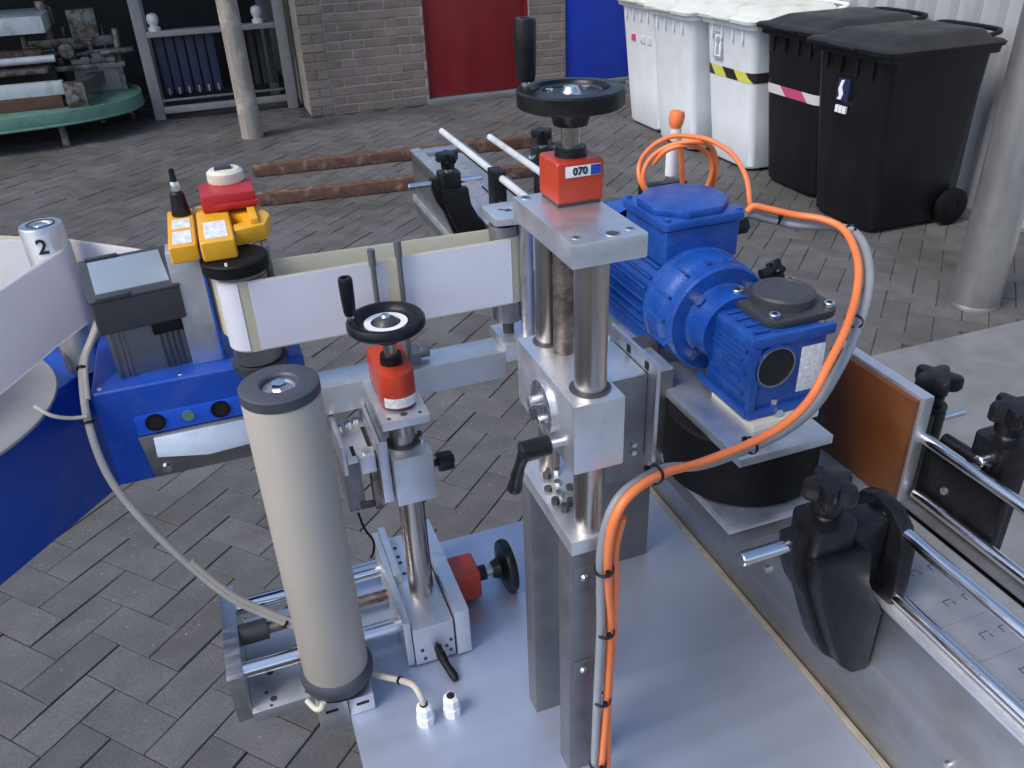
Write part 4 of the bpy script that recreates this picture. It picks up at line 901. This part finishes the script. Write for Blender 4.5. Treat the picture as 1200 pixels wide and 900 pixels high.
MB().tube(catmull([(-.020, .572, 1.000), (-.014, .560, 1.000), (-.009, .556, 1.003), (-.006, .556, 1.010)], 5), .0028, 10).build('grease_nipple', 'ivory', wr)

# ------------------------------------------------------------------ guide arm with the label deflection roller
ga = thing('guide_arm', 'long flat aluminium arm carrying a grey roller and guide pins behind the small column', 'arm', (0.14, 0.71, 1.23))
MB().box(0.035, 0.232, 0.692, 0.7262, 1.2300, 1.2595).build('arm_bar', 'aluminium_light', ga, 0.0010)
MB().box(0.2322, 0.272, 0.690, 0.737, 1.2480, 1.2680).build('end_block', 'aluminium_light', ga, 0.0010)
MB().cyl((0.2448, 0.7155, 1.2680), (0.2448, 0.7155, 1.2840), .0055, n=16).build('roller_pin', 'charcoal', ga)
MB().lathe([(0, 1.284), (.0145, 1.284), (.0150, 1.286), (.0150, 1.380), (.0145, 1.382), (0, 1.382)], (0.2448, 0.7155, 0), (0, 0, 1), 40).build('deflection_roller', 'aluminium_dull_shaded', ga)
MB().cyl((0.2448, 0.7155, 1.382), (0.2448, 0.7155, 1.3875), .010, n=20).build('roller_washer', 'charcoal', ga)
tpw = MB().prism([(.2285, .694), (.2285, .737), (.292, .737), (.305, .665), (.280, .655), (.250, .690)], (0, 0, 1.3878), (1, 0, 0), (0, 1, 0), (0, 0, .0075)).build('top_plate', 'aluminium_light', ga, 0.0010)
MB().prism([(-.006, -.001), (.002, -.001), (.002, -.004), (.008, .0), (.002, .004), (.002, .001), (-.006, .001)], (0.2450, 0.714, 1.3953), (.8, -.6, 0), (.6, .8, 0), (0, 0, .0003)).build('arrow_mark', 'ink', tpw)
MB().cyl((0.2605, 0.7005, 1.268), (0.2605, 0.7005, 1.3878), .0068, n=24).build('tie_rod', 'aluminium', ga)
MB().box(0.128, 0.150, 0.700, 0.720, 1.2595, 1.2720).cyl((0.150, 0.710, 1.268), (0.160, 0.710, 1.268), 0.006, n=12).build('pin_clamp', 'aluminium_dull_shaded', ga, 0.001)
for (x, z) in ((0.1135, 1.3840), (0.1375, 1.3880)):
    pn = MB().cyl((x, 0.6950, 1.2595), (x, 0.6950, z), .0024, n=14).build('guide_pin', 'aluminium_dull_shaded', ga)
    MB().cyl((x, 0.6950, z-.014), (x, 0.6950, z+.001), .0034, n=14).build('pin_tip', 'aluminium_dull_shaded', pn)

# ------------------------------------------------------------------ label web (paper band) with white labels
Z0, Z1 = 1.3055, 1.3725
YR = (0.0030, 0.7217, 0.0217)
lw = thing('label_web', 'cream paper label web stretched between the yellow unit and the grey roller', 'web', (0.1, 0.70, Z0))
path = [(-0.40, 1.010), (-0.2125, 0.926), (-0.147, 0.884), (-0.090, 0.832), (-0.0450, 0.7880), (-0.0290, 0.7660)]
for k in range(9):
    t = math.radians(152 + 118*k/8); path.append((YR[0]+YR[2]*math.cos(t), YR[1]+YR[2]*math.sin(t)))
for k in range(1, 20): path.append((YR[0] + (0.2448-YR[0])*k/20, 0.700))
for k in range(13):
    t = math.radians(-90 + 180*k/12); path.append((0.2448+.0155*math.cos(t), 0.7155+.0155*math.sin(t)))
for k in range(1, 12): path.append((0.2448 + (YR[0]-0.2448)*k/12, 0.731+0.0125*k/12))
for k in range(7):
    t = math.radians(90 + 60*k/6); path.append((YR[0]+.0219*math.cos(t), YR[1]+.0219*math.sin(t)))
path.append((-0.035, 0.800))
MB().strip(path, Z0, Z1, 0.0004).build('liner', 'liner_cream', lw)
def label_piece(p, t=0.0005):
    MB().strip(p, Z0+.0015, Z1-.0012, t).build('paper_label', 'label_white', lw)
arc = [(YR[0]+(YR[2]+.0006)*math.cos(math.radians(a)), YR[1]+(YR[2]+.0006)*math.sin(math.radians(a))) for a in range(190, 257, 6)]
label_piece(arc)
label_piece([(0.0065, 0.6993)] + [(0.02*k, 0.6993) for k in range(1, 7)] + [(0.1255, 0.6993)])
label_piece([(0.1370+0.0135*k, 0.6993) for k in range(9)])
label_piece([(-0.1435, 0.8802), (-0.090, 0.8312), (-0.060, 0.8020)], 0.0012)
wa = thing('supply_web', 'white label web running from the reel past the roller marked 2', 'web', (-0.17, 0.8, Z0-.003))
R2X, R2Y, R2R = -0.1625, 0.8540, 0.0192
pa = [(-0.30, 0.545), (-0.235, 0.668), (-0.20, 0.735), (-0.170, 0.800), (-0.1475, 0.8395)]
for k in range(7):
    t = math.radians(-28 + 130*k/6); pa.append((R2X+(R2R+.0006)*math.cos(t), R2Y+(R2R+.0006)*math.sin(t)))
pa += [(-0.22, 0.899), (-0.40, 0.985)]
MB().strip(pa, Z0-.005, Z1+.006, 0.0005).build('liner', 'web_backlit', wa)
MB().strip([(-0.2990, 0.5445), (-0.2340, 0.6675), (-0.1992, 0.7345), (-0.1690, 0.7995), (-0.1470, 0.8388)], Z0-.003, Z1+.0045, 0.0005).build('paper_label', 'web_backlit', wa)

# ------------------------------------------------------------------ label dispenser box
BX = 1.279
db = thing('dispenser_box', 'blue painted dispenser box with socket panel beneath the display', 'box', (-0.05, 0.80, 1.18))
bx = MB().box(-0.1450, 0.0430, 0.7300, 0.9000, 1.178, BX).build('housing', 'box_blue', db, 0.004, 3)
for (x, y) in ((-.137, .738), (-.068, .7375), (.02, .739)): MB().lathe([(0, .0012), (.002, .001), (.0026, 0), (0, 0)], (x, y, BX), (0, 0, 1), 12).build('screw', 'zinc', bx)
pn_ = MB().box(-0.1160, 0.0380, 0.7288, 0.7302, 1.2285, 1.2485).build('socket_panel', 'panel_blue', bx, 0.0004)
for x in (-.099, -.041, .010): MB().ring((x, .7288, 1.2395), (x, .7272, 1.2395), .0088, .0070, 28).build('socket_rim', 'black_plastic', pn_); MB().cyl((x, .7290, 1.2395), (x, .7282, 1.2395), .0071, n=24).build('socket', 'dark_hole', pn_)
MB().cyl((-.070, .7288, 1.2395), (-.070, .7278, 1.2395), .0055, n=20).build('indicator', 'green_paint', pn_)
mp_ = MB().prism([(-.117, 1.228), (.036, 1.228), (.036, 1.182), (-.112, 1.182)], (0, .7288, 0), (1, 0, 0), (0, 0, 1), (0, -.003, 0)).build('cover_plate', 'sheet_steel', bx, 0.0006)
cfl = MB().prism([(-.104, 1.226), (.035, 1.226), (.035, 1.207), (-.060, 1.2035), (-.104, 1.210)], (0, .7257, 0), (1, 0, 0), (0, 0, 1), (0, -.002, 0)); cfl.v = [(x, y-(1.226-z)*0.55, z) for x, y, z in cfl.v]; cfl.build('cover_flap', 'aluminium', mp_, 0.0006)
MB().lathe([(0, .003), (.004, .0028), (.0055, 0), (0, 0)], (-.100, .7258, 1.190), (0, -1, 0), 14).build('bolt', 'zinc', mp_)
# reel arm: long blue box leaving to the left
ra = thing('reel_arm', 'dark blue box arm reaching left under the white reel', 'arm', (-0.25, 0.9, 1.08))
d = Vector((0.63, 0.777, 0)).normalized(); nrm = Vector((d.y, -d.x, 0))
o_ = Vector((-0.158, 0.868, 0))
poly = [(-0.62, 0), (0.06, 0), (0.06, -0.10), (-0.62, -0.10)]
a_ = MB().prism([(-0.62, 1.098), (0.05, 1.098), (0.05, 1.242), (-0.62, 1.242)], o_, d, (0, 0, 1), -nrm*0.11).build('arm_housing', 'box_blue', ra, 0.003)
q_ = o_ - d*0.60 - nrm*0.055
MB().cyl((q_.x, q_.y, 0.02), (q_.x, q_.y, 1.10), .035, n=24).build('stand_post', 'galvanised', ra)
MB().box(q_.x-.22, q_.x+.22, q_.y-.03, q_.y+.03, 0.0, 0.04).box(q_.x-.03, q_.x+.03, q_.y-.25, q_.y+.25, 0.0, 0.041).build('stand_foot', 'box_blue', ra, 0.003)
MB().cyl((-0.330, 0.79, 1.242), (-0.330, 0.79, 1.262), .02, n=20).build('reel_spindle', 'zinc', ra)
rl = thing('label_reel', 'pale grey reel disc at the left edge under the white web', 'reel', (-0.330, 0.78, 1.262))
MB().lathe([(0, 0), (.150, 0), (.151, .0015), (.150, .003), (0, .003)], (-0.330, 0.776, 1.264), (0, 0, 1), 72).build('flange', 'reel_grey', rl)
MB().lathe([(.095, .0035), (.095, .079), (.04, .079), (.04, .0035)], (-0.350, 0.776, 1.264), (0, 0, 1), 60, True).build('wound_paper', 'liner_cream', rl)
# roller marked 2
r2 = thing('numbered_roller', 'grey guide roller marked 2 inside the label web', 'roller', (R2X, R2Y, 1.26))
MB().lathe([(0, 1.25), (R2R, 1.25), (R2R, 1.398), (R2R-.001, 1.400), (.0105, 1.400), (.0100, 1.3975), (0, 1.3975)], (R2X, R2Y, 0), (0, 0, 1), 48).build('drum', 'aluminium', r2)
MB().lathe([(.0125, 1.4001), (.0125, 1.4007), (.0108, 1.4007), (.0108, 1.4001)], (R2X, R2Y, 0), (0, 0, 1), 40, True).build('cap_ring', 'charcoal', r2)
MB().lathe([(0, 1.4000), (.0060, 1.3998), (.0085, 1.3975), (0, 1.3975)], (R2X, R2Y, 0), (0, 0, 1), 24).build('axle_end', 'chrome', r2)
pl = []
for k in range(9):
    t = math.radians(-112 + 44*k/8); pl.append((R2X+(R2R+.0003)*math.cos(t), R2Y+(R2R+.0003)*math.sin(t)))
s2 = MB().strip(pl, 1.3725, 1.3945, 0.0003).build('number_sticker', 'white_print', r2)
td = math.radians(-92); tn = Vector((math.cos(td), math.sin(td), 0)); tu = Vector((-tn.y, tn.x, 0))
lettering('number', '2', 0.0195, Vector((R2X, R2Y, 1.3838)) + tn*(R2R+.0009), tu, (0, 0, 1), 'ink', s2, bold=0.0004)

# ------------------------------------------------------------------ display unit (slightly turned)
du = thing('display_unit', 'charcoal display box with pale glossy screen on a ribbed grey profile', 'display', (-0.0915, 0.775, BX-0.004), rz=math.radians(8))
MB().prism([(-.032, -.020), (.032, -.020), (.032, .020), (-.032, .020)], (0, 0, 0.0005), (1, 0, 0), (0, 1, 0), (0, 0, .062)).build('profile_column', 'aluminium_dull_shaded', du, 0.0012)
for x in (-.030, -.024, -.020, .012, .017, .022, .027):
    MB().box(x-.0012, x+.0012, -.0215, -.0198, 0.001, .060).build('profile_rib', 'aluminium_dull_shaded' if x < 0 else 'charcoal', du, 0.0003)
MB().box(.006, .033, -.025, -.0198, .040, .052).build('connector', 'black_plastic', du, 0.001)
def wedge(z0f, z1f, z0b, z1b, hx, y0, y1):
    return [(-hx, y0, z0f), (hx, y0, z0f), (hx, y1, z0b), (-hx, y1, z0b), (-hx, y0, z1f), (hx, y0, z1f), (hx, y1, z1b), (-hx, y1, z1b)]
BF = [(0, 3, 2, 1), (4, 5, 6, 7), (0, 1, 5, 4), (1, 2, 6, 5), (2, 3, 7, 6), (3, 0, 4, 7)]
dh = MB().add(wedge(.053, .084, .066, .102, .037, -.032, .026), BF).build('housing', 'charcoal', du, 0.003, 3)
MB().add(wedge(.0835, .0862, .1012, .1040, .0375, -.0325, .0265), BF).build('bezel', 'charcoal', dh, 0.001)
scr = MB().add(wedge(.0880, .0896, .1016, .1032, .0305, -.0250, .0205), BF).build('screen', 'screen', dh, 0.0004)
MB().add(wedge(.0840, .0880, .0850, .0890, .014, -.0335, -.0285), BF).xform(Matrix.Translation((-.018, 0, .0005))).build('hinge_tab', 'charcoal', dh, 0.0008)
MB().add(wedge(.1020, .1050, .1020, .1050, .014, .0220, .0270), BF).xform(Matrix.Translation((-.018, 0, .0005))).build('hinge_tab', 'charcoal', dh, 0.0008)

# ------------------------------------------------------------------ yellow head with roller and brake
yh = thing('yellow_sensor_head', 'yellow cast head with red block and cable plug on a grey channel post', 'sensor head', (-0.04, 0.757, BX))
po_ = MB().box(-0.0560, -0.0285, 0.7505, 0.776, BX, 1.3900).build('channel_post', 'aluminium_light', yh, 0.0012)
MB().box(-0.0283, -0.0270, 0.7485, 0.776, BX+.002, 1.388).build('post_edge', 'panel_blue', po_)
y1 = MB().box(-0.0500, -0.0270, 0.7180, 0.8200, 1.3902, 1.4055).build('body', 'yellow_paint', yh, 0.0025, 3)
y2 = MB().box(-0.0248, 0.0040, 0.7140, 0.8200, 1.3890, 1.4070).build('body', 'yellow_paint', yh, 0.0030, 3)
MB().prism([(.0042, .742), (.032, .749), (.039, .775), (.033, .805), (.0042, .820), (.0042, .793), (.014, .785), (.014, .765), (.0042, .760)], (0, 0, 1.3890), (1, 0, 0), (0, 1, 0), (0, 0, .0150)).build('side_cheek', 'yellow_paint', yh, 0.0025, 2)
MB().box(.020, .027, .752, .805, 1.4035, 1.4090).build('cheek_rib', 'yellow_paint', yh, 0.001)
MB().box(-.0460, -.0305, .7230, .7560, 1.4056, 1.4060).build('print_label', 'label_print', y1)
MB().box(-.0460, -.0305, .7640, .7900, 1.4056, 1.4060).build('print_label', 'label_print', y1)
MB().box(-.0200, -.0010, .7210, .7650, 1.4071, 1.4075).build('print_label', 'label_print', y2)
pg = MB().lathe([(0, 0), (.0085, 0), (.0085, .003), (.0070, .010), (.0062, .020), (.0040, .022), (.0036, .030), (.0028, .034), (.0024, .042), (0, .043)], (-0.0370, 0.8040, 1.4058), (0, 0, 1), 20).build('cable_plug', 'black_plastic', yh)
MB().lathe([(.0042, .0225), (.0042, .029), (.0034, .031)], (-0.0370, 0.8040, 1.4058), (0, 0, 1), 18).build('plug_nut', 'zinc', pg)
rb_ = MB().box(-0.0180, 0.0300, 0.790, 0.834, 1.4075, 1.4230).build('red_block', 'red_plastic', yh, 0.002, 2)
MB().box(-0.0080, 0.0320, 0.787, 0.7902, 1.4105, 1.4150).build('block_ridge', 'red_plastic', rb_, 0.001)
kb = MB().lathe([(0, 0), (.0165, 0), (.0170, .002), (.0165, .009), (.0135, .0115), (0, .0120)], (0.0080, 0.834, 1.4232), (0, 0, 1), 32).build('ivory_knob', 'ivory', yh)
MB().box(-.0010, .0145, .828, .840, 1.4345, 1.4380).build('knob_inset', 'charcoal', kb, 0.001)
MB().cyl((0.000, 0.724, 1.3765), (0.000, 0.724, 1.3885), .0285, n=48, ch=.0015).build('pulley', 'black_rubber', yh)
MB().cyl((0.003, 0.7217, 1.3725), (0.003, 0.7217, 1.3766), .0208, n=44).build('pulley_hub', 'aluminium_dull_shaded', yh)
MB().lathe([(0, 1.290), (.0205, 1.290), (.0212, 1.292), (.0212, 1.3720), (0, 1.3720)], (0.003, 0.7217, 0), (0, 0, 1), 44).build('web_roller', 'aluminium_dull_shaded', yh)
MB().lathe([(0, BX+.0005), (.0240, BX+.0005), (.0250, 1.288), (0, 1.290)], (0.003, 0.7240, 0), (0, 0, 1), 44).build('roller_foot', 'charcoal', yh)
MB().box(0.026, 0.031, 0.735, 0.790, BX+.004, 1.389).build('side_bracket', 'aluminium_dull_shaded', yh, 0.001)
MB().tube([(-.0075, .701, 1.391), (-.0073, .6995, 1.384), (-.0072, .6985, 1.379)], .0012, 8).build('sensor_wire', 'white_print', yh)

# ------------------------------------------------------------------ cables
def px_path(L_): return [atY(x, y, Y) for x, y, Y in L_]
oc_ = thing('orange_cable', 'orange motor cable coiled behind the motor and tied along the tall column', 'cable', (0.3, 0.45, TZ))
main = [(700, 960, .395), (703, 895, .402), (709, 820, .406), (713, 740, .408), (711, 690, .403), (711, 645, .398), (720, 605, .395), (740, 577, .400), (775, 555, .418), (820, 542, .436), (876, 520, .450), (915, 499, .456), (946, 470, .464), (968, 430, .476), (990, 385, .503), (1003, 340, .54), (1003, 302, .58), (988, 270, .62), (962, 257, .645), (930, 252, .665), (898, 245, .680), (882, 242, .686), (874, 248, .688)]
MP = px_path(main)
MB().tube(catmull(MP, 8), [.0033 + .0004*min(1, max(0, (i-60)/40)) for i in range(len(catmull(MP, 8)))], 12).build('main_run', 'cable_orange', oc_)
second = [(706, 960, .400), (710, 895, .406), (711, 820, .409), (717, 740, .410), (719, 690, .408), (719, 645, .404), (728, 606, .402)]
MB().tube(catmull(px_path(second), 8), .0030, 10).build('second_run', 'cable_orange', oc_)
g2 = [(879, 250, .690), (877, 236, .691), (873, 208, .705), (858, 182, .725), (835, 166, .75), (812, 160, .77), (785, 160, .785), (762, 172, .795), (748, 192, .80), (750, 215, .79), (770, 240, .785), (805, 248, .78), (830, 225, .775), (838, 195, .77), (832, 172, .765), (812, 166, .765), (785, 170, .78), (762, 184, .79), (752, 205, .79), (758, 225, .785), (785, 243, .78), (815, 236, .775), (832, 205, .77), (828, 180, .77), (806, 170, .77), (780, 176, .78), (764, 192, .79)]
MB().tube(catmull(px_path(g2), 6), .0026, 10).build('coil', 'cable_orange', oc_)
up = [(797, 240, .80), (798, 210, .80), (795, 170, .80), (790, 148, .80), (790, 135, .80)]
MB().tube(catmull(px_path(up), 5), .0030, 10).build('plug_lead', 'cable_orange', oc_)
T_ = atY(790, 148, .80)
MB().lathe([(0, 0), (.006, 0), (.0075, .004), (.0085, .012), (.0070, .017), (0, .0185)], T_ + Vector((0, 0, -.001)), (0.1, 0, 1), 20).build('plug_cap', 'cable_orange', oc_)
MB().lathe([(0, 0), (.0055, 0), (.0058, .012), (.0050, .016), (0, .016)], T_ - Vector((-.001, 0, .015)), (0, 0, 1), 16).build('plug_body', 'ivory', oc_)
CMs = catmull(MP, 8)
def tie(path, i, r):
    p = path[i]; d = (path[i+1]-path[i-1]).normalized()
    MB().lathe([(r, -.0013), (r+.0008, -.0013), (r+.0008, .0013), (r, .0013)], p, d, 20, True).build('cable_tie', 'black_plastic', oc_)
    a, u, w = MB().frame(d); MB().box(-.0016, .0016, -.0016, .0016, 0, .004).xform(Matrix.Translation(p+u*(r))).build('tie_head', 'black_plastic', oc_)
gc = thing('grey_cable', 'grey cable running alongside the orange motor cable', 'cable', (0.3, 0.46, TZ))
gl = [(693, 960, .400), (695, 895, .404), (698, 820, .406), (702, 740, .407), (702, 690, .405), (703, 645, .402), (714, 600, .401), (736, 571, .409), (776, 549, .429), (822, 545, .446), (880, 524, .461), (921, 503, .468), (953, 476, .476), (977, 440, .486), (1001, 392, .512), (1016, 342, .546), (1015, 300, .586), (999, 272, .626), (966, 265, .650), (930, 263, .668), (898, 256, .685), (872, 250, .690)]
GP = px_path(gl)
gcp = catmull(GP, 8)
MB().tube(gcp, [.0034 + .0010*min(1, max(0, (i-60)/40)) for i in range(len(gcp))], 12).build('main_run', 'cable_grey', gc)
GMs = catmull(GP, 8)
for k in (1*8, 2*8, 3*8, 5*8-4, 8*8-2, 10*8, 14*8+2, 17*8, 19*8+4):
    mid = [(a+b)/2 for a, b in zip(CMs, GMs)]; tie(mid, k, .0066)
# cable by the coil: dark base with white sensor
ps = thing('sensor_stand', 'white sensor tube on a black clamp behind the blue motor', 'sensor', tuple(atY(786, 205, .83)))
q0 = atY(784, 205, .83); q1 = atY(786, 172, .83)
MB().cyl(q0, q1, .0062, n=18).build('sensor_tube', 'white_print', ps)
q2 = atY(760, 215, .83)
MB().box(q2.x-.010, q0.x+.02, .825, .84, q0.z-.022, q0.z-.008).build('clamp', 'black_plastic', ps, .002)
MB().cyl((q0.x+.004, .832, q0.z-.020), (q0.x+.004, .832, 1.19), .005, n=14).build('stand_rod', 'chrome', ps)
MB().box(q0.x-.02, q0.x+.03, .80, .86, 1.134, 1.19).build('stand_foot', 'aluminium_dull_shaded', ps, .002)
# beige cable from dispenser to cross slide
bc = thing('beige_cable', 'beige grey cable hanging from the blue box down to the cross slide', 'cable', (-0.1, 0.7, 1.0))
bl_ = [(112, 378, .80), (106, 395, .775), (95, 425, .755), (95, 455, .735), (101, 495, .715), (118, 545, .70), (145, 587, .69), (195, 640, .68), (262, 697, .67), (312, 722, .665), (350, 738, .66), (385, 760, .655)]
BPs = catmull(px_path(bl_), 8)
MB().tube(BPs, .0034, 12).build('main_run', 'cable_beige', bc)
MB().tube([p + Vector((.003, .002, .003)) for p in BPs[:len(BPs)//3]], .0026, 10).build('second_run', 'cable_beige', bc)
MB().tube([p + Vector((.002, .001, .004)) for p in BPs[-30:]], .0028, 10).build('second_run', 'cable_beige', bc)
MB().tube(catmull(px_path([(101, 488, .712), (80, 490, .72), (58, 487, .73), (38, 476, .74)]), 6), .0018, 8).build('branch_wire', 'cable_beige', bc)
for k in (18, 32, 76):
    p = BPs[k]; d = (BPs[k+1]-BPs[k-1]).normalized()
    MB().lathe([(.0042, -.0012), (.0052, -.0012), (.0052, .0012), (.0042, .0012)], p, d, 18, True).build('cable_tie', 'black_plastic', bc)
# short cable into the table gland
sg = thing('gland_cable', 'short beige cable bending into the left white gland on the table', 'cable', (0.081, 0.5236, TZ))
MB().tube(catmull([(.081, .5236, 1.000), (.080, .527, 1.010), (.076, .540, 1.014), (.066, .556, 1.008), (.050, .572, 1.004), (.036, .588, 1.004)], 6), .0030, 10).build('cable_run', 'cable_beige', sg)
MB().lathe([(.0031, -.001), (.0042, -.001), (.0042, .001), (.0031, .001)], (.0665, .5552, 1.0085), (-.6, .8, -.2), 14, True).build('cable_tie', 'black_plastic', sg)
